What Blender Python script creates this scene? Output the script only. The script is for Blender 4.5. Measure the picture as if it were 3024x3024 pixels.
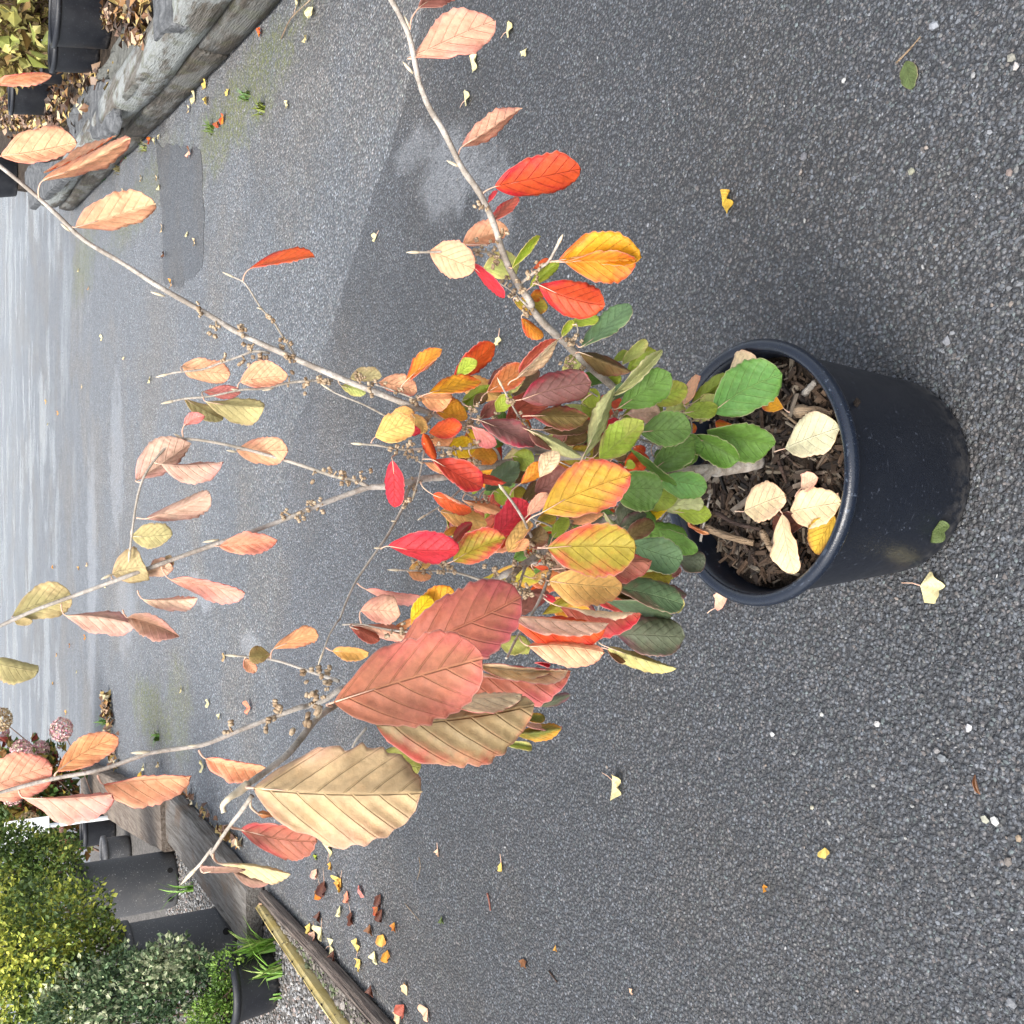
import bpy, bmesh, math, random
import numpy as np
from mathutils import Vector, Matrix, noise as mnoise

for o in list(bpy.data.objects):
    bpy.data.objects.remove(o, do_unlink=True)
S = bpy.context.scene
COL = S.collection

# ------------------------------------------------------------------ camera
F = 3000.0                 # focal length in photo pixels (photo 3024 x 3024)
PITCH = math.radians(30.0)
H = 1.32                   # lens height above the asphalt
CAM = np.array((0.0, 0.0, H))
FWD = np.array((0.0, math.cos(PITCH), -math.sin(PITCH)))
UP = np.array((0.0, math.sin(PITCH), math.cos(PITCH)))
RIGHT = np.array((1.0, 0.0, 0.0))
cd = bpy.data.cameras.new('camera')
cam = bpy.data.objects.new('camera', cd)
COL.objects.link(cam)
# the phone was held turned a quarter: picture right is world down, picture top is world right
m = Matrix(((-UP[0], RIGHT[0], -FWD[0]), (-UP[1], RIGHT[1], -FWD[1]), (-UP[2], RIGHT[2], -FWD[2])))
cam.matrix_world = Matrix.Translation(Vector(CAM)) @ m.to_4x4()
cd.sensor_width = 36.0
cd.lens = 36.0 * F / 3024.0
cd.clip_start = 0.05
cd.clip_end = 600.0
S.camera = cam

# ------------------------------------------------------------------ light
SUN_EL, SUN_AZ = math.radians(55), math.radians(222)     # veiled sun high behind the camera's left shoulder
w = bpy.data.worlds.new('World')
S.world = w
w.use_nodes = True
wn = w.node_tree
bg = wn.nodes['Background']
sky = wn.nodes.new('ShaderNodeTexSky')
sky.sky_type = 'NISHITA'
sky.sun_disc = False
sky.sun_elevation = SUN_EL
sky.sun_rotation = SUN_AZ
sky.air_density = 1.0
sky.dust_density = 3.0
hs = wn.nodes.new('ShaderNodeHueSaturation')
hs.inputs['Saturation'].default_value = 0.36
wn.links.new(sky.outputs[0], hs.inputs['Color'])
wn.links.new(hs.outputs[0], bg.inputs['Color'])
bg.inputs['Strength'].default_value = 0.15
sl = bpy.data.lights.new('sun', 'SUN')
sl.energy = 1.5
sl.angle = math.radians(30)
sl.color = (1.0, 0.94, 0.85)
sun = bpy.data.objects.new('sun', sl)
COL.objects.link(sun)
sd = Vector((math.sin(SUN_AZ) * math.cos(SUN_EL), math.cos(SUN_AZ) * math.cos(SUN_EL), math.sin(SUN_EL)))
sun.rotation_euler = sd.to_track_quat('Z', 'Y').to_euler()
S.view_settings.view_transform = 'Standard'
S.view_settings.look = 'None'
S.view_settings.exposure = 1.38
S.view_settings.gamma = 1.0
S.view_settings.use_curve_mapping = False

rnd = random.Random(7)
nr = np.random.default_rng(7)

# ------------------------------------------------------------------ pixel -> place
def ray(X, Y):
    return FWD + (1512 - Y) / F * RIGHT + (1512 - X) / F * UP
def px(X, Y, Z):
    return CAM + Z * ray(X, Y)
def gr(X, Y, z=0.0):
    d = ray(X, Y)
    return CAM + d * ((z - H) / d[2])
VIEW = dict(A=(0, 0, .5176), B=(0, 2000, .53), C=(1900, 900, .5818), D=(1000, 600, .3623), E=(1000, 1200, .3623),
            F=(1500, 900, .3623), G=(1500, 1400, .3623), H=(600, 1700, .5176), I=(0, 900, .5176), J=(1000, 0, .5176),
            K=(0, 1600, .5176), M=(1200, 1900, .3623), L=(1000, 2200, .5176), R=(2000, 0, .53), S=(2000, 2000, .53),
            T=(0, 0, .2588), O=(0, 0, 1.0), U=(500, 2500, .2712))
def V(v, x, y):
    ox, oy, s = VIEW[v]
    return ox + x * s, oy + y * s

def srgb(r, g, b, k=1.0):
    f = lambda c: (c / 12.92 if c <= .04045 else ((c + .055) / 1.055) ** 2.4)
    return tuple(min(.95, f(c / 255.0) * k) for c in (r, g, b))

# ------------------------------------------------------------------ objects
def thing(name, label, cat, loc=(0, 0, 0), group=None, rz=0):
    o = bpy.data.objects.new(name, None)
    o.empty_display_size = .05
    COL.objects.link(o)
    o.location = loc
    o.rotation_euler = (0, 0, rz)
    return tag(o, label, cat, group)
def tag(o, label=None, cat=None, group=None, kind=None):
    if label: o['label'] = label
    if cat: o['category'] = cat
    if group: o['group'] = group
    if kind: o['kind'] = kind
    return o
def link(name, me, parent=None, loc=None, mats=()):
    o = bpy.data.objects.new(name, me)
    COL.objects.link(o)
    for mt in mats:
        me.materials.append(mt)
    if parent is not None:
        o.parent = parent
    if loc is not None:
        o.location = loc
    return o
def mesh(name, v, f, smooth=False):
    me = bpy.data.meshes.new(name)
    me.from_pydata([tuple(map(float, p)) for p in v], [], f)
    if smooth:
        me.polygons.foreach_set('use_smooth', [True] * len(me.polygons))
    me.update()
    return me
def bm_mesh(name, bm, smooth=False):
    me = bpy.data.meshes.new(name)
    bmesh.ops.recalc_face_normals(bm, faces=bm.faces)
    bm.to_mesh(me)
    bm.free()
    if smooth:
        me.polygons.foreach_set('use_smooth', [True] * len(me.polygons))
    return me
def merged(name, bv, bf, mats, cols, smooth=False):
    """many copies of one small shape joined into one mesh; mats = list of (3x3, offset); cols per copy"""
    bv = np.asarray(bv, float)
    n, k = len(mats), len(bv)
    R = np.array([a for a, b in mats]); O = np.array([b for a, b in mats])
    vs = np.einsum('nij,kj->nki', R, bv) + O[:, None, :]
    return flatmesh(name, vs.reshape(-1, 3), bf, n, k, cols, smooth)
def flatmesh(name, vs, bf, n, k, cols, smooth=False):
    fl = [len(f) for f in bf]
    loops = np.concatenate([np.array(f) for f in bf])
    allv = (loops[None, :] + (np.arange(n) * k)[:, None]).ravel()
    tot = np.tile(fl, n)
    st = np.concatenate(([0], np.cumsum(tot)[:-1]))
    me = bpy.data.meshes.new(name)
    me.vertices.add(len(vs)); me.vertices.foreach_set('co', vs.astype(np.float32).ravel())
    me.loops.add(len(allv)); me.loops.foreach_set('vertex_index', allv.astype(np.int32))
    me.polygons.add(len(tot)); me.polygons.foreach_set('loop_start', st.astype(np.int32))
    me.polygons.foreach_set('use_smooth', np.full(len(tot), smooth))
    me.update(calc_edges=True)
    at = me.color_attributes.new('col', 'FLOAT_COLOR', 'POINT')
    c = np.repeat(np.c_[np.asarray(cols, float), np.ones(n)], k, axis=0)
    at.data.foreach_set('color', c.astype(np.float32).ravel())
    return me
def rot_rand(n):
    q = nr.normal(size=(n, 4)); q /= np.linalg.norm(q, axis=1)[:, None]
    a, b, c, d = q.T
    return np.stack([np.stack([a*a+b*b-c*c-d*d, 2*(b*c-a*d), 2*(b*d+a*c)], -1),
                     np.stack([2*(b*c+a*d), a*a-b*b+c*c-d*d, 2*(c*d-a*b)], -1),
                     np.stack([2*(b*d-a*c), 2*(c*d+a*b), a*a-b*b-c*c+d*d], -1)], 1)
PHI = (1 + 5 ** .5) / 2
ICO_V = np.array([(-1, PHI, 0), (1, PHI, 0), (-1, -PHI, 0), (1, -PHI, 0), (0, -1, PHI), (0, 1, PHI), (0, -1, -PHI),
                  (0, 1, -PHI), (PHI, 0, -1), (PHI, 0, 1), (-PHI, 0, -1), (-PHI, 0, 1)]) / math.sqrt(1 + PHI * PHI)
ICO_F = [(0,11,5),(0,5,1),(0,1,7),(0,7,10),(0,10,11),(1,5,9),(5,11,4),(11,10,2),(10,7,6),(7,1,8),
         (3,9,4),(3,4,2),(3,2,6),(3,6,8),(3,8,9),(4,9,5),(2,4,11),(6,2,10),(8,6,7),(9,8,1)]
def tube_arrays(pts, rad, n=8, cap=True):
    pts = [np.asarray(p, float) for p in pts]
    vs, fs = [], []
    prev = None
    for i, p in enumerate(pts):
        t = pts[min(i + 1, len(pts) - 1)] - pts[max(i - 1, 0)]
        t /= (np.linalg.norm(t) + 1e-9)
        if prev is None:
            a = np.cross(t, (0.3, .5, .8)); a /= np.linalg.norm(a)
        else:
            a = prev - t * prev.dot(t); a /= (np.linalg.norm(a) + 1e-9)
        prev = a
        b = np.cross(t, a)
        for k in range(n):
            th = 2 * math.pi * k / n
            vs.append(p + rad[i] * (math.cos(th) * a + math.sin(th) * b))
    for i in range(len(pts) - 1):
        for k in range(n):
            k2 = (k + 1) % n
            fs.append((i * n + k, i * n + k2, (i + 1) * n + k2, (i + 1) * n + k))
    if cap:
        fs.append(tuple(range(n - 1, -1, -1)))
        fs.append(tuple((len(pts) - 1) * n + k for k in range(n)))
    return vs, fs
def smooth_path(P, sub=4):
    """catmull-rom through rows (any width)"""
    P = np.asarray(P, float)
    if len(P) < 3:
        return np.array([P[0] + (P[-1] - P[0]) * i / sub for i in range(sub + 1)])
    Q = np.vstack((2 * P[0] - P[1], P, 2 * P[-1] - P[-2]))
    out = []
    for i in range(1, len(Q) - 2):
        for j in range(sub):
            t = j / sub
            p0, p1, p2, p3 = Q[i-1], Q[i], Q[i+1], Q[i+2]
            out.append(.5 * (2*p1 + (p2-p0)*t + (2*p0-5*p1+4*p2-p3)*t*t + (3*p1-p0-3*p2+p3)*t**3))
    out.append(P[-1])
    return np.array(out)

# ------------------------------------------------------------------ materials
class NT:
    def __init__(self, name):
        self.m = bpy.data.materials.new(name)
        self.m.use_nodes = True
        self.t = self.m.node_tree
        self.b = self.t.nodes['Principled BSDF']
        self.out = self.t.nodes['Material Output']
    def put(self, sock, val):
        if hasattr(val, 'is_linked') or isinstance(val, bpy.types.NodeSocket):
            self.t.links.new(val, sock)
        elif val is not None:
            if isinstance(val, (tuple, list)) and len(val) == 3 and sock.type == 'RGBA':
                val = (*val, 1)
            sock.default_value = val
    def n(self, typ, out=0, _p=None, **ins):
        nd = self.t.nodes.new(typ)
        for k, v in (_p or {}).items():
            setattr(nd, k, v)
        for k, v in ins.items():
            self.put(nd.inputs[int(k[1:])] if k[0] == '_' else nd.inputs[k.replace('__', ' ')], v)
        return nd.outputs[out]
    def math(self, op, a, b=None, c=None):
        nd = self.t.nodes.new('ShaderNodeMath'); nd.operation = op
        for i, v in enumerate((a, b, c)):
            if v is not None: self.put(nd.inputs[i], v)
        return nd.outputs[0]
    def mix(self, f, a, b, mode='MIX'):
        nd = self.t.nodes.new('ShaderNodeMix'); nd.data_type = 'RGBA'; nd.blend_type = mode
        self.put(nd.inputs[0], f); self.put(nd.inputs[6], a); self.put(nd.inputs[7], b)
        return nd.outputs[2]
    def ss(self, x, lo, hi, a=0.0, b=1.0):
        nd = self.t.nodes.new('ShaderNodeMapRange'); nd.interpolation_type = 'SMOOTHSTEP'
        for i, v in enumerate((x, lo, hi, a, b)): self.put(nd.inputs[i], v)
        return nd.outputs[0]
    def ramp(self, x, stops, const=False):
        nd = self.t.nodes.new('ShaderNodeValToRGB')
        if const: nd.color_ramp.interpolation = 'CONSTANT'
        e = nd.color_ramp.elements
        while len(e) < len(stops): e.new(.5)
        for el, (p, c) in zip(e, stops):
            el.position = p; el.color = (*c, 1)
        self.put(nd.inputs[0], x)
        return nd.outputs[0]
    def coord(self, which='Object'):
        return self.t.nodes.new('ShaderNodeTexCoord').outputs[which]
    def noise(self, vec, scale, detail=4, rough=.6, out=0):
        nd = self.t.nodes.new('ShaderNodeTexNoise')
        self.put(nd.inputs['Vector'], vec); nd.inputs['Scale'].default_value = scale
        nd.inputs['Detail'].default_value = detail; nd.inputs['Roughness'].default_value = rough
        return nd.outputs[out]
    def voro(self, vec, scale, out='Distance', feature='F1', rand=1.0):
        nd = self.t.nodes.new('ShaderNodeTexVoronoi'); nd.feature = feature
        self.put(nd.inputs['Vector'], vec); nd.inputs['Scale'].default_value = scale
        nd.inputs['Randomness'].default_value = rand
        return nd.outputs[out]
    def stretch(self, vec, sx, sy, sz, rot=(0, 0, 0), loc=(0, 0, 0)):
        nd = self.t.nodes.new('ShaderNodeMapping')
        self.put(nd.inputs[0], vec); nd.inputs['Scale'].default_value = (sx, sy, sz)
        nd.inputs['Rotation'].default_value = rot; nd.inputs['Location'].default_value = loc
        return nd.outputs[0]
    def bump(self, h, dist, strength=1.0, prev=None):
        nd = self.t.nodes.new('ShaderNodeBump')
        self.put(nd.inputs['Height'], h); nd.inputs['Distance'].default_value = dist
        nd.inputs['Strength'].default_value = strength
        if prev is not None: self.put(nd.inputs['Normal'], prev)
        return nd.outputs[0]
    def sep(self, v):
        nd = self.t.nodes.new('ShaderNodeSeparateXYZ'); self.put(nd.inputs[0], v)
        return nd.outputs
    def attr(self, name, typ='GEOMETRY', out='Color'):
        nd = self.t.nodes.new('ShaderNodeAttribute'); nd.attribute_type = typ; nd.attribute_name = name
        return nd.outputs[out]
    def fin(self, col, rough=.7, nrm=None, spec=.5):
        self.put(self.b.inputs['Base Color'], col); self.put(self.b.inputs['Roughness'], rough)
        self.put(self.b.inputs['Specular IOR Level'], spec)
        if nrm is not None: self.put(self.b.inputs['Normal'], nrm)
        return self.m

def mat_asphalt(name, dark, light, scale, grain, damp, stains=(), moss=(), far=False, tone_y=(0, 1, 1, 1)):
    t = NT(name)
    p = t.coord()
    x, y, z = t.sep(p)
    wob = t.n('ShaderNodeVectorMath', _p={'operation': 'ADD'}, _0=p, _1=t.n('ShaderNodeVectorMath', _p={'operation': 'SCALE'}, _0=t.noise(p, 60, 2, out=1), Scale=.006))
    cell = t.voro(wob, scale, 'Color')
    cr = t.sep(cell)[0]; cg = t.sep(cell)[1]
    dist = t.voro(wob, scale)
    d2 = t.voro(wob, scale * 2.3)
    fine = t.noise(p, 420, 3)
    big = t.noise(p, 1.1, 4)
    mid = t.noise(p, 7, 4)
    g = t.ramp(cr, [(0, dark), (.35, tuple((a * .6 + b * .4) for a, b in zip(dark, light))), (.72, light), (.93, tuple(min(1, c * 1.35) for c in light)), (.985, tuple(min(1, c * 1.9) for c in light))])
    tint = t.ramp(cg, [(0, (.92, 1.0, 1.06)), (.45, (1, 1, 1)), (.7, (1.08, .99, .92)), (.88, (.9, 1.04, .98)), (1, (1.12, .98, .94))])
    c = t.mix(1.0, g, tint, 'MULTIPLY')
    c = t.mix(t.ss(dist, .25, .75), c, tuple(v * .55 for v in dark))          # binder between the stones
    c = t.mix(t.math('MULTIPLY', t.ss(fine, .45, .75), .5), c, tuple(v * .5 for v in dark))
    f = t.math('ADD', t.math('MULTIPLY', big, .9), t.math('MULTIPLY', mid, .5))
    c = t.mix(1.0, c, t.ramp(f, [(.3, (.72, .72, .73)), (.75, (1.0, 1.0, 1.0)), (1, (1.2, 1.2, 1.2))]), 'MULTIPLY')
    c = t.mix(1.0, c, t.mix(t.ss(t.math('ADD', y, t.math('MULTIPLY', t.math('SUBTRACT', big, .5), 2.0)), tone_y[0], tone_y[1]), (tone_y[2],) * 3, (tone_y[3],) * 3), 'MULTIPLY')    # paler farther along y, border broken up by noise
    c = t.mix(t.ss(t.noise(p, .8, 5, .65), .44, .62, 0, .6), c, t.mix(1.0, c, (1.14, 1.0, .84), 'MULTIPLY'))
    c = t.mix(t.ss(t.noise(t.stretch(p, 1, 1, 1, loc=(4, 9, 0)), 2.3, 6, .7), .55, .70, 0, .32), c, tuple(v * .6 for v in dark))
    rough = t.ss(t.math('ADD', big, t.math('MULTIPLY', mid, .4)), .5, .95, .62 - damp, .86 - damp * .5)
    for (sx, sy, rx, ry, rot, amt) in stains:                                    # pale cement dust spilt on the ground
        q = t.stretch(p, 1, 1, 1, loc=(-sx, -sy, 0))
        q = t.stretch(q, 1 / rx, 1 / ry, 1, rot=(0, 0, rot))
        ln = t.n('ShaderNodeVectorMath', 1, _p={'operation': 'LENGTH'}, _0=q)
        e = t.math('ADD', ln, t.math('MULTIPLY', t.math('SUBTRACT', t.noise(p, 5, 6, .7), .5), 2.0))
        e = t.math('MULTIPLY', t.ss(e, .55, 1.15, 1, 0), t.ss(t.noise(p, 90, 3), .3, .6, .35, 1))
        c = t.mix(t.math('MULTIPLY', e, amt), c, (.36, .38, .41))
    for (sx, sy, rx, ry, rot, amt) in moss:
        q = t.stretch(p, 1, 1, 1, loc=(-sx, -sy, 0))
        q = t.stretch(q, 1 / rx, 1 / ry, 1, rot=(0, 0, rot))
        ln = t.n('ShaderNodeVectorMath', 1, _p={'operation': 'LENGTH'}, _0=q)
        e = t.math('ADD', ln, t.math('MULTIPLY', t.math('SUBTRACT', t.noise(p, 6, 5, .7), .5), 2.6))
        e = t.math('MULTIPLY', t.ss(e, .4, 1.3, 1, 0), t.ss(t.noise(p, 45, 3), .38, .6))
        c = t.mix(t.math('MULTIPLY', e, amt), c, t.ramp(t.noise(p, 30, 3), [(.3, (.05, .07, .012)), (.7, (.17, .18, .03))]))
    h = t.math('ADD', t.math('MULTIPLY', t.ss(dist, .1, .8, 1, 0), 1.0), t.math('ADD', t.math('MULTIPLY', d2, -.5), t.math('MULTIPLY', fine, .35)))
    if far:   # film of rain water lying in low strips
        st = t.noise(t.stretch(p, .45, .8, 1), 1.2, 7, .68)
        wet = t.math('MULTIPLY', t.ss(st, .47, .60), t.ss(y, 8.0, 15.0))
        wet = t.math('MAXIMUM', wet, t.math('MULTIPLY', t.ss(y, 12.0, 20.0), .5))
        rough = t.mix(wet, rough, t.ss(t.noise(p, 40, 2), .3, .7, .18, .36))
        c = t.mix(t.math('MULTIPLY', wet, .2), c, (.06, .064, .07))
        rough = t.math('SUBTRACT', rough, t.ss(y, 5.0, 14.0, 0, .13))
        h = t.math('MULTIPLY', h, t.math('SUBTRACT', 1.0, t.math('MULTIPLY', wet, .85)))
    return t.fin(c, rough, t.bump(h, grain), .5)

def mat_vcol(name, rough=.8, grain=0, scale=60, spec=.4, var=.25):
    t = NT(name)
    c = t.attr('col')
    p = t.coord()
    nz = t.noise(p, scale, 4)
    c = t.mix(1.0, c, t.ramp(nz, [(.3, (1 - var,) * 3), (.7, (1 + var * .6,) * 3)]), 'MULTIPLY')
    return t.fin(c, rough, t.bump(nz, grain) if grain else None, spec)

def mat_leaf(name, under):
    t = NT(name)
    u, d, _ = t.sep(t.n('ShaderNodeUVMap', _p={'uv_map': 'leaf'}))
    v = t.sep(t.n('ShaderNodeUVMap', _p={'uv_map': 'edge'}))[0]
    ad = t.math('ABSOLUTE', d)
    p = t.coord()
    oi = t.n('ShaderNodeObjectInfo', 5)
    pv = t.n('ShaderNodeVectorMath', _p={'operation': 'ADD'}, _0=p, _1=t.n('ShaderNodeCombineXYZ', X=t.math('MULTIPLY', oi, 7), Y=t.math('MULTIPLY', oi, 13)))
    pre = 'under_' if under else 'top_'
    ca, cb = t.attr(pre + 'a', 'OBJECT'), t.attr(pre + 'b', 'OBJECT')
    n1 = t.noise(pv, 22, 5, .6); n2 = t.noise(pv, 70, 4); n3 = t.noise(pv, 260, 3)
    sgd = t.math('SIGN', d)
    vq = t.math('ADD', t.math('MULTIPLY', t.math('SUBTRACT', u, t.math('MULTIPLY', ad, t.math('ADD', 1.0, t.math('MULTIPLY', ad, .9)))), 6.2), t.math('MULTIPLY', sgd, .16))
    vq = t.math('ADD', vq, t.math('MULTIPLY', t.math('SUBTRACT', t.noise(pv, 14, 2), .5), .35))
    vc = t.math('FRACT', vq)
    dv = t.math('ABSOLUTE', t.math('SUBTRACT', vc, .5))
    vein = t.math('MAXIMUM', t.math('MULTIPLY', t.ss(dv, .02, .075, 1, 0), t.ss(v, .35, 1.0, 1, .3)), t.ss(ad, .003, .012, 1, 0))
    # margin colour creeps in between the veins
    oiu = t.math('SUBTRACT', t.math('MULTIPLY', oi, 1.2), .55)
    k = t.math('ADD', t.math('ADD', t.math('MULTIPLY', v, .75), t.math('MULTIPLY', t.math('MULTIPLY', t.math('SUBTRACT', u, .45), oiu), 1.3)), t.math('ADD', t.math('MULTIPLY', t.math('SUBTRACT', n1, .5), 2.2), t.math('MULTIPLY', t.math('SUBTRACT', dv, .25), -.35)))
    c = t.mix(t.ss(k, .3, 1.0), ca, cb)
    c = t.mix(1.0, c, t.ramp(n2, [(.3, (.80, .77, .74)), (.5, (.98, .98, .98)), (.7, (1.12, 1.12, 1.1))]), 'MULTIPLY')
    if not under:
        c = t.mix(t.math('MULTIPLY', t.ss(t.noise(pv, 38, 5, .65), .52, .66), .35), c, t.mix(.5, cb, t.mix(1.0, ca, (1.25, 1.1, .7), 'MULTIPLY')))
    tert = t.voro(t.n('ShaderNodeCombineXYZ', X=u, Y=d), 34, feature='DISTANCE_TO_EDGE')
    tv = t.ss(tert, .01, .07, 1, 0)
    vcol = t.attr(pre + 'v', 'OBJECT')
    c = t.mix(t.math('MULTIPLY', tv, .05), c, vcol)
    c = t.mix(t.math('MULTIPLY', vein, .5 if under else .28), c, vcol)
    c = t.mix(1.0, c, t.ramp(n3, [(.3, (.86, .85, .84)), (.7, (1.1, 1.1, 1.08))]), 'MULTIPLY')
    c = t.mix(t.ss(v, .945, .995, 0, .6), c, t.mix(.6, cb, (.75, .5, .4)))
    spots = t.math('MULTIPLY', t.ss(t.noise(pv, 26, 5, .7), .66, .72), t.ss(t.noise(pv, 9, 2), .5, .6))
    c = t.mix(t.math('MULTIPLY', spots, .55), c, (.22, .10, .045))
    sgn = 1.0 if under else -1.0
    hgt = t.math('ADD', t.math('MULTIPLY', vein, sgn * 1.0), t.math('ADD', t.math('MULTIPLY', tv, sgn * .06), t.math('MULTIPLY', n3, .35)))
    nm = t.bump(hgt, .0011)
    t.fin(c, .62 if under else .5, nm, .28 if under else .38)
    tr = t.t.nodes.new('ShaderNodeBsdfTranslucent')
    t.put(tr.inputs['Color'], t.n('ShaderNodeGamma', Color=c, Gamma=.7))
    mx = t.t.nodes.new('ShaderNodeMixShader')
    mx.inputs[0].default_value = .33
    t.t.links.new(t.b.outputs[0], mx.inputs[1]); t.t.links.new(tr.outputs[0], mx.inputs[2])
    t.t.links.new(mx.outputs[0], t.out.inputs['Surface'])
    return t.m

def mat_bark(name, a, b, scale=1.0):
    t = NT(name)
    p = t.coord()
    n1 = t.noise(p, 45 * scale, 5); n2 = t.noise(p, 300 * scale, 3); n3 = t.voro(p, 330 * scale)
    c = t.mix(t.ss(n1, .35, .68), a, b)
    c = t.mix(t.ss(n3, .12, .22, .5, 0), c, (.55, .48, .38))
    c = t.mix(t.ss(n2, .5, .72, 0, .5), c, tuple(v * .5 for v in a))
    return t.fin(c, .78, t.bump(t.math('ADD', n2, t.math('MULTIPLY', n1, .6)), .0012), .3)

def mat_wood(name, a, b, c3, axis_rot=0.0, white=0.0, mossy=0.0):
    t = NT(name)
    p = t.coord()
    q = t.stretch(p, 9, .7, 9, rot=(0, 0, axis_rot))
    g1 = t.noise(q, 6, 6, .65)
    g2 = t.noise(t.stretch(p, 34, 1.4, 34, rot=(0, 0, axis_rot)), 4, 4, .6)
    blot = t.noise(p, 3.5, 5, .65)
    c = t.mix(t.ss(g1, .35, .65), a, b)
    c = t.mix(t.ss(g2, .56, .7, 0, .8), c, tuple(v * .3 for v in a))
    c = t.mix(t.ss(blot, .5, .68, 0, .75), c, c3)
    up = t.sep(t.n('ShaderNodeNewGeometry', 1))[2]
    if white:
        wm = t.math('MULTIPLY', t.ss(t.noise(t.stretch(p, 4, 1.2, 4), 2.2, 5, .6), .44, .56), white)
        c = t.mix(wm, c, (.36, .385, .38))
    if mossy:
        c = t.mix(t.math('MULTIPLY', t.ss(t.noise(p, 9, 4), .5, .65), mossy), c, (.10, .11, .04))
    return t.fin(c, .85, t.bump(t.math('ADD', g1, t.math('MULTIPLY', g2, .8)), .02), .25)

def mat_plain(name, a, b, rough=.6, scale=12, grain=0, gscale=200, spec=.5):
    t = NT(name)
    p = t.coord()
    n1 = t.noise(p, scale, 6, .65)
    c = t.mix(t.ss(n1, .35, .7), a, b)
    return t.fin(c, rough, t.bump(t.noise(p, gscale, 4), grain) if grain else None, spec)

def mat_pot(name, base, dust, rough, dustamt=.5):
    t = NT(name)
    p = t.coord()
    x, y, z = t.sep(p)
    n1 = t.noise(p, 9, 6, .7); n2 = t.noise(p, 120, 3)
    scr = t.noise(t.stretch(p, 30, 30, 260, rot=(.5, .3, 0)), 1, 3, .6)
    c = t.mix(t.ss(n1, .45, .8, 0, dustamt), base, dust)
    c = t.mix(t.ss(n2, .64, .70, 0, .6), c, tuple(min(1, v * 4) for v in dust))
    c = t.mix(t.ss(scr, .67, .72, 0, .5), c, tuple(min(1, v * 3) for v in dust))
    # splashed grit on the lowest few centimetres
    c = t.mix(t.math('MULTIPLY', t.ss(z, .0, .07, 1, 0), t.ss(t.noise(p, 60, 4), .4, .65, 0, .8)), c, (.075, .07, .066))
    return t.fin(c, t.ss(n1, .3, .75, rough, rough + .2), t.bump(t.noise(p, 500, 2), .0003), .5)

M_LT, M_LU = mat_leaf('leaf upper side', False), mat_leaf('leaf underside', True)
M_PET = mat_plain('leaf stalk', (.62, .36, .26), (.62, .5, .36), .6, 60)
M_BARK = mat_bark('grey brown bark', (.25, .215, .18), (.47, .43, .385))
M_BARKP = mat_bark('pale downy bark', (.27, .235, .19), (.46, .415, .36))
M_BARKR = mat_bark('reddish brown bark', (.16, .09, .065), (.26, .18, .14))
M_CAPS = mat_plain('dry seed husk', (.22, .145, .085), (.50, .40, .28), .8, 160, .001, 300, .25)
M_BUD = mat_plain('pale bud', (.46, .39, .27), (.58, .51, .39), .7, 160)
M_VC = mat_vcol('painted by piece', .85, .001, 90)
M_STONE = mat_vcol('loose grit', .75, .001, 160, .45, .35)
M_FOL = mat_vcol('small foliage', .55, 0, 40, .4, .15)
M_POT = mat_pot('black nursery plastic', (.005, .0075, .014), (.018, .021, .028), .30, .25)
M_RIM = mat_pot('black nursery plastic rim', (.006, .010, .020), (.02, .025, .034), .20, .18)  # bluish base colour puts part of the sky sheen into the lip
M_POTB = mat_pot('dull black plastic', (.008, .0095, .014), (.022, .025, .03), .42, .5)
M_POTG = mat_pot('grey weathered plastic', (.072, .074, .080), (.14, .135, .13), .6, .8)
M_SOIL = mat_plain('dark compost', (.010, .007, .005), (.035, .025, .018), .95, 55, .012, 130, .2)
M_WHITE = mat_plain('white plastic', (.75, .77, .78), (.85, .86, .87), .4, 8)

# ------------------------------------------------------------------ ground
ASPH_FAR = mat_asphalt('old smooth asphalt', (.095, .102, .114), (.19, .20, .217), 105, .0034, .08, tone_y=(3.0, 6.5, 1.0, 1.3),
    stains=[(.45, 8.6, .7, .4, .0, .3), (-.6, 10.0, 1.4, .35, 0, .35), (-.45, 5.75, .10, .35, .2, .4), (-.62, 4.75, .07, .16, .2, .35), (-.75, 8.2, .4, .5, 0, .3)],
    moss=[(1.98, 5.0, .20, 1.1, -.1, .7), (2.2, 7.6, .2, 1.4, -.1, .5), (2.4, 10.6, .35, .9, 0, .6), (-1.35, 7.2, .22, .7, 0, .7), (-1.2, 6.3, .3, .35, 0, .5)], far=True)
ASPH_NEAR = mat_asphalt('coarse dark asphalt', (.046, .049, .056), (.100, .105, .116), 138, .0046, .04, tone_y=(2.6, 4.2, 1.0, 2.2),
    stains=[(.98, 2.62, .13, .24, .1, .34), (.80, 2.37, .16, .10, 0, .25), (1.12, 2.85, .07, .2, .2, .25)])
ASPH_MEND = mat_asphalt('dark mended asphalt', (.075, .081, .092), (.14, .148, .162), 145, .0018, .08)

def ground_sheet(name, mat, pts, z, thick=0.0):
    bm = bmesh.new()
    vs = [bm.verts.new((p[0], p[1], z)) for p in pts]
    f = bm.faces.new(vs)
    if thick:
        r = bmesh.ops.extrude_face_region(bm, geom=[f])
        for v in [g for g in r['geom'] if isinstance(g, bmesh.types.BMVert)]:
            v.co.z -= thick
    o = link(name, bm_mesh(name, bm), None, None, [mat])
    return tag(o, kind='structure')
ground_sheet('asphalt_ground', ASPH_FAR, [(-150, -60), (150, -60), (150, 260), (-150, 260)], 0.0)
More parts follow.
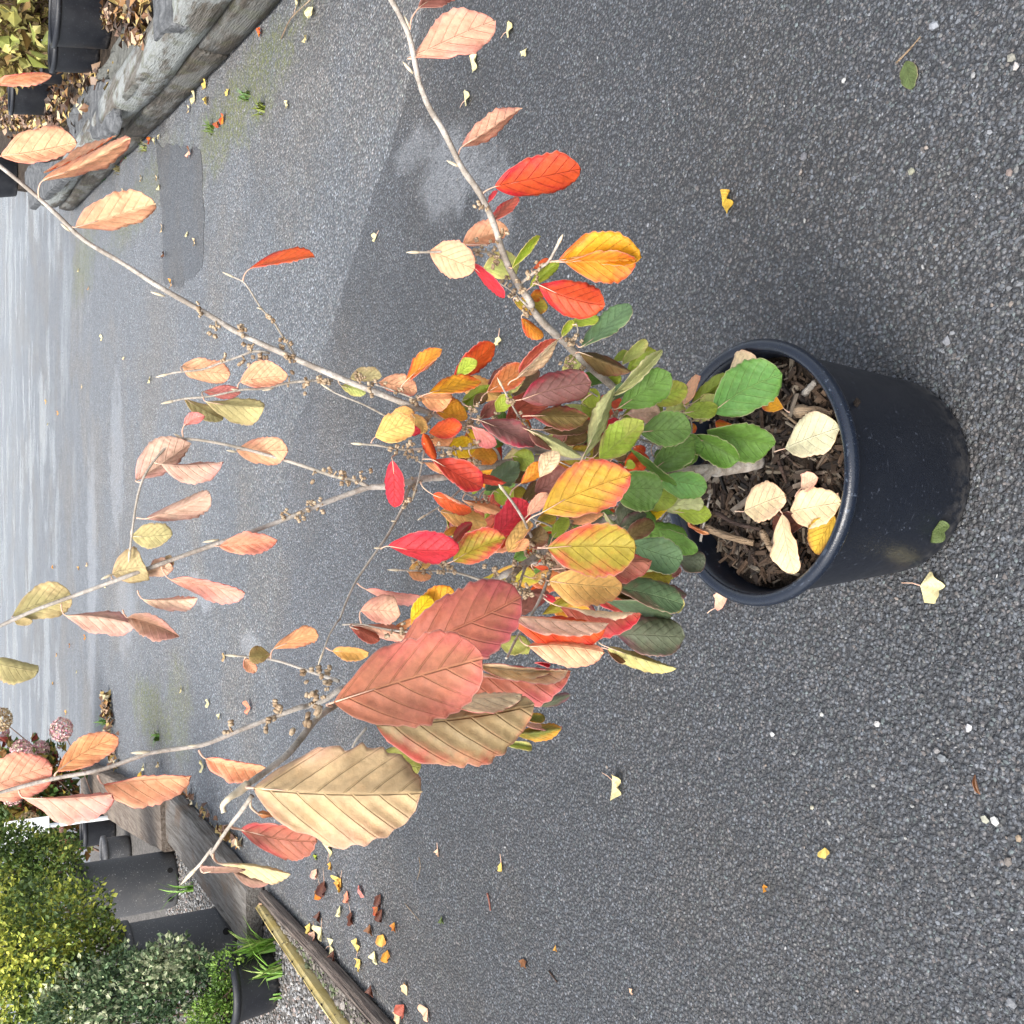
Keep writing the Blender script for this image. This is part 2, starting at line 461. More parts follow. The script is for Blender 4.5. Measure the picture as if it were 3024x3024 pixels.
# edge of the newer coarse layer, slightly ragged
edge = [gr(*p) for p in ((1245, 60), (1190, 344), (1150, 460), (1111, 563), (1060, 730), (1017, 876), (965, 1020), (908, 1174), (850, 1330))]
el = [(4.0, 1.2)] + [(2.6, 2.15)] + [(p[0], p[1]) for p in edge] + [(-.5, 4.32), (-1.1, 4.25), (-1.66, 4.2)]
poly = []
for a, b in zip(el[:-1], el[1:]):
    nseg = max(2, int(math.dist(a, b) / .03)) if abs(a[0]) < 2 else 2
    for k in range(nseg):
        t = k / nseg
        poly.append((a[0] + (b[0] - a[0]) * t + rnd.uniform(-.016, .016), a[1] + (b[1] - a[1]) * t + rnd.uniform(-.016, .016)))
poly += [(-1.62, 4.1), (-1.60, 2.5), (-4, -3.0), (4, -3.0)]
ground_sheet('asphalt_surface_near', ASPH_NEAR, poly, 0.007, 0.006)
mp = [gr(*V('A', *p))[:2] for p in ((890, 820), (1150, 840), (1165, 1200), (1155, 1540), (1010, 1640), (935, 1600), (925, 1250))]
rag = []
for a, b in zip(mp, mp[1:] + mp[:1]):
    for k in range(14):
        q = a + (b - a) * k / 14
        rag.append((q[0] + .045 * mnoise.noise(Vector((q[0] * 6, q[1] * 6, 2))) + rnd.uniform(-.008, .008), q[1] + .045 * mnoise.noise(Vector((q[0] * 6, q[1] * 6, 7)))))
ground_sheet('asphalt_mended_strip', ASPH_MEND, rag, 0.0022, .001)

# loose and half buried grit of the near surface
def grit(name, n, region, z0, smin, smax, pal, sink=.35, mat=M_STONE):
    base = ICO_V
    xs, ys = region(n)
    n = len(xs)
    s = smin * np.exp(nr.random(n) ** 2.4 * math.log(smax / smin))
    R = rot_rand(n)
    sc = np.stack([s * nr.uniform(.7, 1.35, n), s * nr.uniform(.6, 1.0, n), s * nr.uniform(.4, .8, n)], -1)
    vs = base[None] * (1 + nr.uniform(-.26, .26, (n, 12, 1)))
    vs = np.einsum('nij,nkj->nki', R, vs) * sc[:, None, :]
    yaw = nr.uniform(0, 6.28, n)
    c, si = np.cos(yaw)[:, None], np.sin(yaw)[:, None]
    vs = np.stack([vs[..., 0] * c - vs[..., 1] * si, vs[..., 0] * si + vs[..., 1] * c, vs[..., 2]], -1)
    zz = z0 + sc[:, 2] * (nr.uniform(-.45, .45, n) * 1.0 - sink + .35)
    vs += np.stack([xs, ys, zz], -1)[:, None, :]
    cols = np.array(pal)[nr.integers(0, len(pal), n)] * nr.uniform(.7, 1.35, (n, 1))
    o = link(name, flatmesh(name, vs.reshape(-1, 3), ICO_F, n, 12, cols), None, None, [mat])
    return tag(o, kind='stuff')
GRITPAL = [(.055, .058, .062)] * 5 + [(.075, .078, .083)] * 5 + [(.10, .105, .11)] * 4 + [(.12, .115, .105)] * 2 + [(.085, .075, .068), (.10, .115, .11), (.16, .16, .16), (.115, .10, .09)]
def reg_near(n):
    X = nr.uniform(700, 3100, n); Y = nr.uniform(-120, 3150, n)
    keep = nr.random(n) < np.clip((X - 600) / 1500, .12, 1)
    X, Y = X[keep], Y[keep]
    P = np.array([gr(a, b) for a, b in zip(X, Y)])
    m = (P[:, 1] < 2.9) & (P[:, 0] > -1.58) & ((P[:, 0] - .056) ** 2 + (P[:, 1] - 1.09) ** 2 > .148 ** 2)
    return P[m, 0], P[m, 1]
grit('asphalt_grit', 52000, reg_near, .007, .0019, .0046, [tuple(t * q for t, q in zip(c, (1.0, 1.04, 1.12))) for c in GRITPAL], .72)
grit('pale_grit', 170, reg_near, .009, .0020, .0058, [(.22, .22, .21), (.18, .18, .175), (.20, .17, .15), (.30, .30, .30)], .3)

# ------------------------------------------------------------------ leaf builder
NU, NV = 34, 5
PAL = {  # name: (centre, edge, vein) in sRGB as the thing's own colour
 'peach': ((236,176,132),(236,160,128),(248,212,165)), 'peachpink': ((228,172,142),(236,156,138),(244,200,168)),
 'pink': ((234,160,142),(236,150,142),(246,204,165)), 'salmon': ((232,158,126),(226,130,112),(246,204,160)),
 'orangeU': ((238,166,104),(236,148,102),(244,196,130)), 'pinkred': ((226,128,124),(222,104,110),(240,170,140)),
 'cream': ((240,218,172),(240,208,170),(250,232,196)), 'creamG': ((222,206,150),(226,196,150),(240,226,180)),
 'creampink': ((238,200,170),(236,180,165),(248,220,180)), 'gold': ((226,178,84),(232,160,80),(244,212,130)),
 'olive': ((182,170,108),(196,172,116),(220,206,146)), 'olivetan': ((188,168,116),(206,170,128),(222,200,150)),
 'mauve': ((206,168,148),(214,160,150),(232,200,168)), 'mauveP': ((214,170,150),(220,158,150),(240,206,176)),
 'paleolive': ((190,184,104),(204,180,110),(220,214,150)), 'limeU': ((188,200,104),(206,192,110),(224,224,150)),
 'palegreen': ((176,184,120),(188,188,124),(210,212,150)),
 'red': ((208,84,44),(194,40,50),(178,50,40)), 'redor': ((224,96,40),(206,52,44),(240,150,70)),
 'red2': ((206,78,58),(206,40,60),(170,40,50)), 'crim': ((212,54,66),(206,44,72),(230,90,80)),
 'orange': ((230,168,36),(222,96,44),(240,190,80)), 'orange2': ((226,150,50),(214,80,48),(240,186,80)),
 'yellow': ((236,206,36),(240,196,40),(220,170,30)), 'yelred': ((236,174,56),(206,40,52),(240,190,90)),
 'goldT': ((214,152,52),(206,120,48),(226,176,80)), 'sunset': ((204,164,56),(222,98,80),(190,150,60)),
 'sunset2': ((176,160,58),(208,84,70),(160,130,50)), 'brownor': ((178,110,60),(186,84,56),(200,140,80)),
 'burg': ((138,98,94),(186,54,84),(158,118,96)), 'burg2': ((122,104,58),(156,58,66),(140,120,70)),
 'plum': ((142,92,82),(152,74,72),(160,110,90)), 'plumolive': ((118,98,60),(124,74,62),(140,116,76)),
 'plumgreen': ((98,106,84),(126,82,92),(116,120,96)), 'redbrown': ((180,94,74),(190,48,60),(190,110,80)),
 'rose': ((200,132,104),(206,116,102),(206,152,104)), 'roseplum': ((182,108,86),(196,98,100),(192,130,96)),
 'rosebrown': ((178,112,92),(196,80,84),(196,140,104)), 'tan': ((200,176,136),(206,166,138),(186,158,112)),
 'olivebrown': ((162,142,106),(188,88,76),(172,140,98)), 'mauvebrown': ((168,132,112),(190,140,128),(190,150,120)),
 'green': ((98,136,56),(104,144,60),(140,174,96)), 'green2': ((106,136,96),(100,130,88),(136,168,120)),
 'brightgreen': ((98,146,74),(108,152,74),(160,192,114)), 'dkgreen': ((94,126,60),(104,138,64),(142,170,98)),
 'greyg': ((104,130,92),(140,104,92),(140,160,120)), 'bluegreen': ((86,104,76),(96,114,78),(130,144,108)),
 'lime': ((164,184,62),(176,178,70),(200,210,110)), 'limepink': ((164,188,70),(206,160,130),(206,206,120)),
 'greenlime': ((140,158,60),(150,160,60),(180,190,90)), 'oligold': ((168,156,54),(206,140,58),(190,170,80)),
 'olivegreen': ((150,152,74),(160,154,84),(184,180,110)), 'greenyel': ((112,116,46),(216,150,44),(150,150,60)),
 'brown': ((136,92,58),(110,66,44),(160,110,70)), 'paleY': ((238,230,184),(238,224,168),(246,238,204)),
 'yelB': ((222,186,70),(160,104,56),(200,150,60)), 'whitegreen': ((214,212,174),(216,206,170),(240,236,206)),
 'darkred': ((104,60,44),(88,46,36),(116,70,52)), 'yelT': ((236,210,120),(232,200,104),(240,222,150)), 'olvT': ((96,112,66),(104,114,70),(128,140,90)),
}
KAL = .97
def setpal(o, top, under):
    for pre, nm in (('top_', top), ('under_', under)):
        a, b, v = PAL[nm]
        q = .14 if pre == 'under_' else .0
        f = lambda c: tuple(x + (w_ - x) * q for x, w_ in zip(srgb(*c, KAL * (1.08 if q else 1)), (.92, .78, .62)))
        o[pre + 'a'] = f(a); o[pre + 'b'] = f(b); o[pre + 'v'] = f(v)

def leaf_core(B, T, p, n, WA, WB, angA, angB, face_top, bowp=0, bown=0, pleat=.010, wave=.02, seed=0, shape='obo', stalk=None, rs=.0008, twist=0.0, nu=None, NV=NV):
    """one leaf as a closed two-skinned sheet. p: sideways unit vector (side A), n: unit vector of the visible side."""
    rg = random.Random(seed)
    NUl = nu or NU
    L = np.linalg.norm(T - B)
    a = (T - B) / L
    us = np.linspace(0, 1, NUl + 1)
    k1 = rg.uniform(1.12, 1.55); k2 = rg.uniform(.62, .80); k3 = rg.uniform(2.0, 2.5)
    ph = rg.uniform(0, 6)
    hook = rg.uniform(0, .30) if shape == 'obo' and nu is None else 0.0
    nt = rg.uniform(8.0, 11.0); asy = rg.uniform(-.10, .10)
    G = np.zeros((NUl + 1, 2 * NV + 1, 3)); UVd = np.zeros((NUl + 1, 2 * NV + 1)); VV = np.zeros_like(UVd)
    for i, u in enumerate(us):
        sh = max(0.0, 1 - abs(2 * u ** k1 - 1) ** k3) ** k2 if 0 < u < 1 else 0.0
        if shape == 'oval':
            sh = max(0.0, math.sin(math.pi * u)) ** .8 if 0 < u < 1 else 0.0
        tt = u * nt
        tamp = min(1, max(0, (u - .28) / .25))
        mid = B + a * (L * u) + (p * bowp + n * bown) * (L * 4 * u * (1 - u)) - np.array((0, 0, 1.0)) * (L * hook * max(0, u - .55) ** 2)
        tw = twist * (u - .3)
        pp = p * math.cos(tw) + n * math.sin(tw); nn = n * math.cos(tw) - p * math.sin(tw)
        for side, W, (a0, a1), off in ((1, WA, angA, -1), (-1, WB, angB, 1)):
            fr = (tt + .37 * off * asy * 10) % 1.0
            Wu = W * sh * (1 + off * asy * math.sin(2.2 * u + ph)) * (1 + .13 * mnoise.noise(Vector((u * 4.5, off * 3, seed * 1.7))) + .07 * mnoise.noise(Vector((u * 12, off * 5, seed * 2.3)))) * (1 + .085 * tamp * ((fr / .75 if fr < .75 else (1 - fr) / .25) - .55)) + 1e-5
            x = y = 0.0
            for k in range(1, NV + 1):
                ds = Wu / NV
                th = math.radians(a0 + (a1 - a0) * ((k - .5) * ds) / max(W, 1e-6))
                x += math.cos(th) * ds; y += math.sin(th) * ds
                v = k / NV
                wv = wave * L * v * v * (math.sin(ph + u * 7 + side * 1.3) + .5 * math.sin(ph * 2 + u * 15 + side * 2.1)) * min(1, 4 * u) * (1 if sh > .05 else 0)
                j = NV + side * -k if False else (NV - k if side == 1 else NV + k)
                G[i, j] = mid + pp * (side * x) + nn * (y + wv)
                UVd[i, j] = side * Wu * v / L; VV[i, j] = v
        G[i, NV] = mid
    du = np.gradient(G, axis=0); dv = np.gradient(G, axis=1)
    N = np.cross(du, dv); N /= (np.linalg.norm(N, axis=2)[..., None] + 1e-12)
    if N[NUl // 2, NV].dot(n) < 0: N = -N
    vc = (us[:, None] - np.abs(UVd) * (1.0 + .9 * np.abs(UVd))) * 6.2 + .16 * np.sign(UVd) + .5
    G = G + N * ((.5 * np.cos(2 * np.pi * (vc - .0)) - 0.0) * pleat * L * np.clip(VV * 4, 0, 1) * (-1 if not face_top else 1))[..., None]
    th = .00028
    top = (G + N * th).reshape(-1, 3); bot = (G - N * th).reshape(-1, 3)
    nvt = 2 * NV + 1; K = (NUl + 1) * nvt
    fs, mi = [], []
    for i in range(NUl):
        for j in range(2 * NV):
            q = (i * nvt + j, i * nvt + j + 1, (i + 1) * nvt + j + 1, (i + 1) * nvt + j)
            for q3 in ((q[0], q[1], q[2]), (q[0], q[2], q[3])):       # both skins cut along the same diagonal, so they never cross
                fs.append(q3); mi.append(0 if face_top else 1)
                fs.append(tuple(K + t for t in reversed(q3))); mi.append(1 if face_top else 0)
        for j0, j1 in ((0, nvt - 1),):
            fs.append((i * nvt, (i + 1) * nvt, K + (i + 1) * nvt, K + i * nvt)); mi.append(0)
            fs.append((i * nvt + nvt - 1, K + i * nvt + nvt - 1, K + (i + 1) * nvt + nvt - 1, (i + 1) * nvt + nvt - 1)); mi.append(0)
    vs = [v for v in np.vstack((top, bot))]
    uvd = np.tile(np.stack([np.repeat(us[:, None], nvt, 1), UVd], -1).reshape(-1, 2), (2, 1))
    edv = np.tile(VV.ravel(), 2)
    if stalk is not None:
        s = np.asarray(stalk, float)
        mid = (s + B) / 2 + (B - s)[[1, 0, 2]] * .0 + np.array((0, 0, 1)) * np.linalg.norm(B - s) * .10
        pts = smooth_path([s, mid, B + (T - B) * .02, B + (T - B) * .28 + (p * bowp + n * bown) * L * .8], 4)
        rad = np.linspace(rs * 1.2, rs * .45, len(pts))
        o = len(vs)
        tv, tf = tube_arrays(pts, rad, 6)
        vs += tv; fs += [tuple(o + t for t in f) for f in tf]; mi += [2] * len(tf)
        uvd = np.vstack((uvd, np.zeros((len(tv), 2)))); edv = np.r_[edv, np.zeros(len(tv))]
    return vs, fs, mi, uvd, edv

def leaf_object(name, core, top, under, parent, origin, root):
    vs, fs, mi, uvd, edv = core
    me = mesh(name, [np.asarray(v) - origin for v in vs], fs, True)
    for mt in (M_LT, M_LU, M_PET): me.materials.append(mt)
    me.polygons.foreach_set('material_index', mi)
    li = np.zeros(len(me.loops), np.int32); me.loops.foreach_get('vertex_index', li)
    l1 = me.uv_layers.new(name='leaf'); l1.data.foreach_set('uv', uvd[li].astype(np.float32).ravel())
    l2 = me.uv_layers.new(name='edge'); l2.data.foreach_set('uv', np.c_[edv[li], edv[li]].astype(np.float32).ravel())
    o = link(name, me, parent, None)
    o.location = Vector(origin) - Vector(root)
    setpal(o, top, under)
    return o

# ------------------------------------------------------------------ the pot
PC = np.array((.056, 1.09)); PR = .19; PH = .30; SOIL = .262
def lathe(prof, n=72):
    vs, fs = [], []
    for r, z in prof:
        for k in range(n):
            th = 2 * math.pi * k / n
            vs.append((r * math.cos(th), r * math.sin(th), z))
    for i in range(len(prof) - 1):
        for k in range(n):
            k2 = (k + 1) % n
            fs.append((i * n + k, i * n + k2, (i + 1) * n + k2, (i + 1) * n + k))
    return vs, fs
pot = thing('plant_pot', 'large round black plastic pot with rolled rim standing on the asphalt', 'plant pot', (PC[0], PC[1], .007))
prof = [(0, .004), (.13, .004), (.143, 0), (.149, .004), (.152, .012), (.1665, .16), (.1765, PH - .036), (.1785, PH - .024), (.176, PH - .010),
        (.172, PH - .012), (.170, PH - .03), (.160, .16), (.148, .03), (.0, .03)]
v, f = lathe(prof); link('pot_wall', mesh('pot_wall', v, f, True), pot, None, [M_POT])
rp = []
for k in range(13):
    th = math.radians(-110 + k * 290 / 12)
    rp.append((.1815 + .0095 * math.cos(th), PH - .0145 + .0105 * math.sin(th)))
rp.append((.1735, PH - .026)); rp.append((.1800, PH - .030)); rp.append(rp[0])
v, f = lathe(rp); link('pot_rim', mesh('pot_rim', v, f, True), pot, None, [M_RIM])

# compost surface and bark
v, f = [], []
nrg, nth = 16, 60
for i in range(nrg + 1):
    for k in range(nth):
        r = .1715 * i / nrg; th = 2 * math.pi * k / nth
        x, y = r * math.cos(th), r * math.sin(th)
        z = SOIL - .01 + .016 * mnoise.noise(Vector((x * 22, y * 22, 3))) + .008 * mnoise.noise(Vector((x * 60, y * 60, 5)))
        z += .012 * (1 - r / .17) - .012 * max(0, y / .17)
        v.append((PC[0] + x, PC[1] + y, z))
for i in range(nrg):
    for k in range(nth):
        k2 = (k + 1) % nth
        f.append((i * nth + k, i * nth + k2, (i + 1) * nth + k2, (i + 1) * nth + k))
tag(link('compost', mesh('compost', v, f, True), None, None, [M_SOIL]), kind='stuff')
CHIP = [(-1, -.5, -.3), (1, -.35, -.25), (1.05, .4, -.3), (-.9, .5, -.25), (-.9, -.35, .3), (.95, -.3, .22), (.9, .33, .3), (-1.05, .38, .22)]
CHIPF = [(0, 3, 2, 1), (4, 5, 6, 7), (0, 1, 5, 4), (1, 2, 6, 5), (2, 3, 7, 6), (3, 0, 4, 7)]
BARKPAL = [(.035, .022, .015)] * 6 + [(.075, .046, .028)] * 5 + [(.13, .085, .055)] * 4 + [(.17, .13, .095)] * 2 + [(.22, .18, .14), (.02, .014, .01), (.30, .25, .19)]
def rotm(yaw, pitch, roll):
    return np.array(Matrix.Rotation(yaw, 3, 'Z') @ Matrix.Rotation(pitch, 3, 'Y') @ Matrix.Rotation(roll, 3, 'X'))
mats, cols = [], []
for i in range(1900):
    r = .158 * math.sqrt(nr.random()); th = nr.uniform(0, 6.283)
    s = .0028 * math.exp(nr.random() ** 2 * 1.4)
    y = r * math.sin(th)
    M = rotm(nr.uniform(0, 6.28), nr.normal() * .35, nr.normal() * .6) @ np.diag((s * nr.uniform(1.0, 2.6), s * nr.uniform(.6, 1.3), s * .8))
    mats.append((M, (PC[0] + r * math.cos(th), PC[1] + y, SOIL - .006 + .012 * (1 - r / .17) - .012 * max(0, y / .17) + nr.uniform(-.006, .008))))
    cols.append(np.array(BARKPAL[nr.integers(len(BARKPAL))]) * nr.uniform(.25, .75))
tag(link('bark_mulch', merged('bark_mulch', CHIP, CHIPF, mats, cols), None, None, [M_VC]), kind='stuff')

def stick(name, label, cat, pts, r, mat, group=None, taper=.7, n=7):
    pts = smooth_path(pts, 3)
    c = pts[0]
    v, f = tube_arrays([p - c for p in pts], np.linspace(r, r * taper, len(pts)) * (1 + .12 * np.sin(np.arange(len(pts)) * 2.3)), n)
    o = link(name, mesh(name, v, f, True), None, c, [mat])
    return tag(o, label, cat, group)
def soilp(x, y, dz=0.0):
    return gr(*V('C', x, y), SOIL + dz)
M_STK = mat_wood('dead wood', (.30, .21, .13), (.42, .32, .22), (.2, .13, .08))
M_STKD = mat_wood('dark dead wood', (.06, .038, .03), (.10, .065, .05), (.04, .03, .025))
M_STKG = mat_wood('grey dead wood', (.32, .29, .25), (.42, .39, .35), (.2, .17, .14))
stick('wood_stick', 'pale tan broken stick lying on the bark mulch, left half of the pot', 'stick', [soilp(300, 1125, .012), soilp(400, 1165, .012), soilp(500, 1195, .014), soilp(560, 1210, .008)], .0062, M_STK)
stick('wood_stick', 'pale stick sloping toward the cream leaves on the mulch', 'stick', [soilp(605, 1150, .01), soilp(640, 1220, .012), soilp(685, 1290, .008)], .006, M_STK)
stick('wood_stick', 'thick striped brown stick under the rim at the right of the pot', 'stick', [soilp(785, 540, .012), soilp(870, 545, .014), soilp(960, 560, .006)], .0095, M_STK)
stick('wood_stick', 'short whitish cut stick poking up from the mulch beside the rim', 'stick', [soilp(820, 450, .004), soilp(850, 415, .015), soilp(868, 395, .024)], .0052, M_STKG)
stick('twig', 'thin dark purplish twig curving across the left mulch', 'twig', [soilp(370, 1055, .012), soilp(470, 1110, .014), soilp(600, 1140, .010)], .0036, M_STKD)
stick('twig', 'thin grey twig leaning up from the mulch behind the tan stick', 'twig', [soilp(290, 1200, .016), soilp(310, 1100, .022), soilp(340, 960, .03)], .0022, M_STKG)
stick('twig', 'thin dark twig slanting between sticks toward the near left rim', 'twig', [soilp(465, 1140, .012), soilp(530, 1240, .012), soilp(600, 1340, .006)], .0020, M_STKD)
stick('twig', 'reddish twig running from the stem toward the small cream leaf', 'twig', [soilp(670, 750, .01), soilp(700, 830, .014), soilp(740, 940, .008)], .0032, M_STKD)
stick('twig', 'thin twig lying beside the white spotted leaf stalk', 'twig', [soilp(610, 655, .012), soilp(680, 720, .014), soilp(790, 830, .006)], .0018, M_STKD)
stick('twig', 'fine straw coloured splinter on the mulch right of the stem', 'twig', [soilp(700, 540, .012), soilp(760, 590, .012), soilp(830, 640, .006)], .0022, M_STK)
chipme = []
for q in range(4):
    vs = [(x * .010 * (1 + .25 * rnd.uniform(-1, 1)), y * .0075 * (1 + .3 * rnd.uniform(-1, 1)), z * .006) for x, y, z in CHIP]
    chipme.append([mesh('bark_chip', vs, CHIPF) for _ in range(3)])
CH_M = [mat_plain('bark chip brown', (.035, .022, .014), (.095, .062, .042), .9, 90, .003, 160, .2), mat_plain('bark chip grey', (.085, .066, .05), (.18, .145, .115), .9, 90, .003, 160, .2), mat_plain('bark chip dark', (.014, .010, .008), (.045, .03, .022), .9, 90, .003, 160, .2)]
for q in chipme:
    for k, me in enumerate(q): me.materials.append(CH_M[k])
n_c = 0
while n_c < 90:
    r = .149 * math.sqrt(rnd.random()); th = rnd.uniform(0, 6.283)
    x, y = r * math.cos(th), r * math.sin(th)
    if math.hypot(x + .0, y - .01) < .02: continue
    o = link('bark_chip', chipme[rnd.randrange(4)][rnd.choice((0, 0, 1, 2))])
    o.location = (PC[0] + x, PC[1] + y, SOIL + .003 + .010 * (1 - r / .17) - .012 * max(0, y / .17) + rnd.uniform(0, .004))
    o.rotation_euler = (rnd.gauss(0, .35), rnd.gauss(0, .3), rnd.uniform(0, 6.28))
    s = rnd.uniform(.6, 1.25); o.scale = (s * rnd.uniform(.9, 1.6), s, s)
    tag(o, 'rough brown bark chip lying on the compost inside the black pot', 'bark chip', 'bark chips on the compost in the pot')
    n_c += 1

# ------------------------------------------------------------------ the shrub
base = px(*V('C', 560, 800), 1.447)
SH = thing('witch_alder_shrub', 'autumn shrub with green, red and peach leaves growing from the black pot', 'shrub', (base[0], base[1], SOIL))
ROOT = np.array(SH.location)
BR = []      # list of (object, array of X,Y,Z)
def branch(pts, r0, r1, mat, name='branch', bud=False):
    """pts: (view,x,y,depth)"""
    P = [(*V(v, x, y), z) for v, x, y, z in pts]
    Q = smooth_path(P, 4)
    W = np.array([px(*q) for q in Q])
    k = np.linspace(0, 1, len(W))
    rad = r1 + (r0 - r1) * (1 - k) ** 1.7
    rad = rad * .92 * (1 + nr.uniform(-.06, .09, len(W)) + .10 * np.sin(np.arange(len(W)) * 2.1) * (np.arange(len(W)) % 4 == 0))
    v, f = tube_arrays([p - ROOT for p in W], rad, 10)
    o = link(name, mesh(name, v, f, True), SH, None, [mat])
    BR.append((o, Q, W, rad))
    if bud:
        d = W[-1] - W[-2]; d /= np.linalg.norm(d)
        bp = [W[-1] - ROOT - d * .002, W[-1] - ROOT + d * .003, W[-1] - ROOT + d * .008, W[-1] - ROOT + d * .013]
        v, f = tube_arrays(bp, [r1 * .8, r1 * 1.35, r1 * 1.1, r1 * .2], 8)
        link('bud', mesh('bud', v, f, True), o, None, [M_BUD])
    return o
# woody base
branch([('C', 585, 795, 1.462), ('C', 530, 808, 1.447), ('C', 440, 825, 1.435), ('C', 370, 838, 1.42), ('F', 1680, 1338, 1.415)], .0125, .0105, M_BARK, 'trunk')
branch([('F', 1720, 1335, 1.418), ('F', 1640, 1350, 1.41), ('F', 1600, 1410, 1.405), ('F', 1545, 1462, 1.40)], .0090, .0072, M_BARK, 'stub')
branch([('F', 1690, 1338, 1.416), ('F', 1480, 1350, 1.395), ('F', 1330, 1362, 1.375), ('F', 1000, 1360, 1.33), ('F', 650, 1235, 1.29), ('E', 1600, 430, 1.27), ('E', 1330, 470, 1.25), ('E', 1130, 500, 1.23), ('E', 900, 570, 1.215), ('E', 700, 590, 1.20), ('E', 400, 650, 1.18), ('E', 240, 662, 1.17), ('E', 90, 712, 1.16), ('I', 1900, 1112, 1.15), ('I', 1800, 1152, 1.14), ('I', 1500, 1272, 1.12), ('I', 1100, 1412, 1.10), ('I', 800, 1522, 1.08), ('I', 500, 1632, 1.07), ('I', 200, 1742, 1.06), ('I', 0, 1832, 1.05), ('I', -120, 1880, 1.04)], .0075, .0021, M_BARK)
# side shoot of it that arches over to the left
branch([('E', 240, 658, 1.17), ('E', 150, 610, 1.165), ('I', 1932, 985, 1.16), ('I', 1800, 943, 1.15), ('I', 1600, 878, 1.14), ('I', 1300, 800, 1.125), ('I', 1080, 766, 1.115), ('I', 985, 785, 1.11), ('I', 895, 870, 1.10), ('I', 820, 985, 1.09), ('I', 782, 1110, 1.085), ('I', 760, 1250, 1.08), ('I', 742, 1400, 1.075)], .0026, .0013, M_BARKP, bud=True)
# tall middle stem leaning to the far right top
branch([('F', 640, 1232, 1.292), ('E', 1500, 330, 1.275), ('E', 1300, 240, 1.262), ('E', 1170, 200, 1.255), ('E', 1030, 150, 1.25), ('D', 770, 1720, 1.235), ('D', 300, 1540, 1.21), ('D', 0, 1420, 1.195), ('A', 1420, 1928, 1.17), ('A', 1180, 1790, 1.155), ('A', 920, 1642, 1.135), ('A', 700, 1502, 1.12), ('A', 480, 1370, 1.11), ('A', 330, 1230, 1.10), ('A', 210, 1120, 1.09), ('A', 90, 1020, 1.08), ('A', 0, 948, 1.075), ('A', -90, 880, 1.07)], .0058, .0022, M_BARK)
# right hand stem
branch([('F', 1480, 1350, 1.395), ('F', 1250, 1150, 1.37), ('F', 1050, 850, 1.335), ('F', 860, 672, 1.30), ('F', 640, 480, 1.265), ('F', 480, 325, 1.24), ('F', 300, 160, 1.21), ('F', 170, 0, 1.185), ('J', 1100, 1730, 1.165), ('J', 1010, 1600, 1.145), ('J', 940, 1450, 1.12), ('J', 900, 1320, 1.10), ('J', 850, 1190, 1.08), ('J', 790, 1080, 1.065), ('J', 700, 950, 1.05), ('J', 600, 750, 1.03), ('J', 520, 620, 1.015), ('J', 460, 470, 1.0), ('J', 430, 330, .99), ('J', 400, 200, .98), ('J', 340, 70, .97), ('J', 285, -30, .96), ('J', 240, -140, .95)], .0062, .0027, M_BARK)
# left hand stem
branch([('F', 1500, 1352, 1.396), ('G', 1400, 200, 1.375), ('G', 1200, 250, 1.35), ('G', 900, 330, 1.31), ('G', 600, 480, 1.26), ('G', 280, 640, 1.21), ('G', 100, 760, 1.185), ('E', 1350, 1372, 1.165), ('E', 1240, 1432, 1.15), ('E', 1000, 1620, 1.08), ('E', 700, 1800, 1.02), ('H', 1000, 500, .95), ('H', 850, 620, .90), ('H', 770, 655, .88), ('H', 690, 710, .875), ('H', 590, 745, .87), ('K', 1700, 948, .86), ('K', 1480, 1032, .855), ('K', 1330, 1090, .85), ('K', 1150, 1160, .84), ('K', 860, 1205, .83), ('K', 580, 1300, .82), ('K', 300, 1352, .81), ('K', 0, 1430, .80), ('K', -110, 1460, .79)], .0064, .0017, M_BARK)
# thick pale shoot reaching towards the camera
branch([('G', 100, 760, 1.185), ('E', 1150, 1640, 1.02), ('H', 1100, 520, .84), ('H', 900, 640, .70), ('H', 740, 745, .63), ('H', 640, 825, .605), ('H', 500, 1000, .575), ('H', 380, 1100, .56), ('H', 255, 1190, .545)], .0036, .0019, M_BARKP)
branch([('H', 255, 1190, .545), ('H', 200, 1235, .54), ('H', 150, 1268, .535), ('H', 112, 1310, .535), ('H', 118, 1350, .535)], .0028, .0014, M_BUD, 'opening_bud')
branch([('H', 280, 1255, .548), ('H', 220, 1340, .55), ('H', 150, 1430, .555), ('H', 90, 1520, .56), ('H', 45, 1590, .56), ('K', 1210, 1750, .562), ('K', 1150, 1830, .565), ('K', 1115, 1868, .566)], .0014, .0009, M_BARKP, 'twig', True)
branch([('H', 770, 600, .89), ('H', 680, 570, .92), ('H', 560, 530, .94), ('H', 420, 485, .96), ('H', 300, 467, .97), ('H', 190, 458, .975)], .0018, .0010, M_BARKP, 'twig', True)
# twigs
branch([('I', 1700, 320, 1.19), ('I', 1655, 245, 1.19), ('I', 1600, 160, 1.185), ('I', 1550, 80, 1.18), ('I', 1490, 20, 1.18), ('A', 1400, 1620, 1.175), ('A', 1330, 1580, 1.17)], .0018, .0010, M_BARKP, 'twig', True)
branch([('I', 1540, 275, 1.185), ('I', 1450, 265, 1.18), ('I', 1380, 290, 1.175), ('I', 1250, 335, 1.17), ('I', 1150, 370, 1.165), ('I', 1010, 385, 1.16), ('I', 950, 398, 1.16)], .0018, .0012, M_BARKP, 'twig', True)
branch([('I', 1900, 430, 1.205), ('I', 1800, 432, 1.2), ('I', 1650, 445, 1.19), ('I', 1500, 478, 1.18), ('I', 1380, 485, 1.17), ('I', 1200, 522, 1.16), ('I', 1060, 535, 1.155), ('I', 985, 550, 1.15)], .0020, .0013, M_BARKP, 'twig', True)
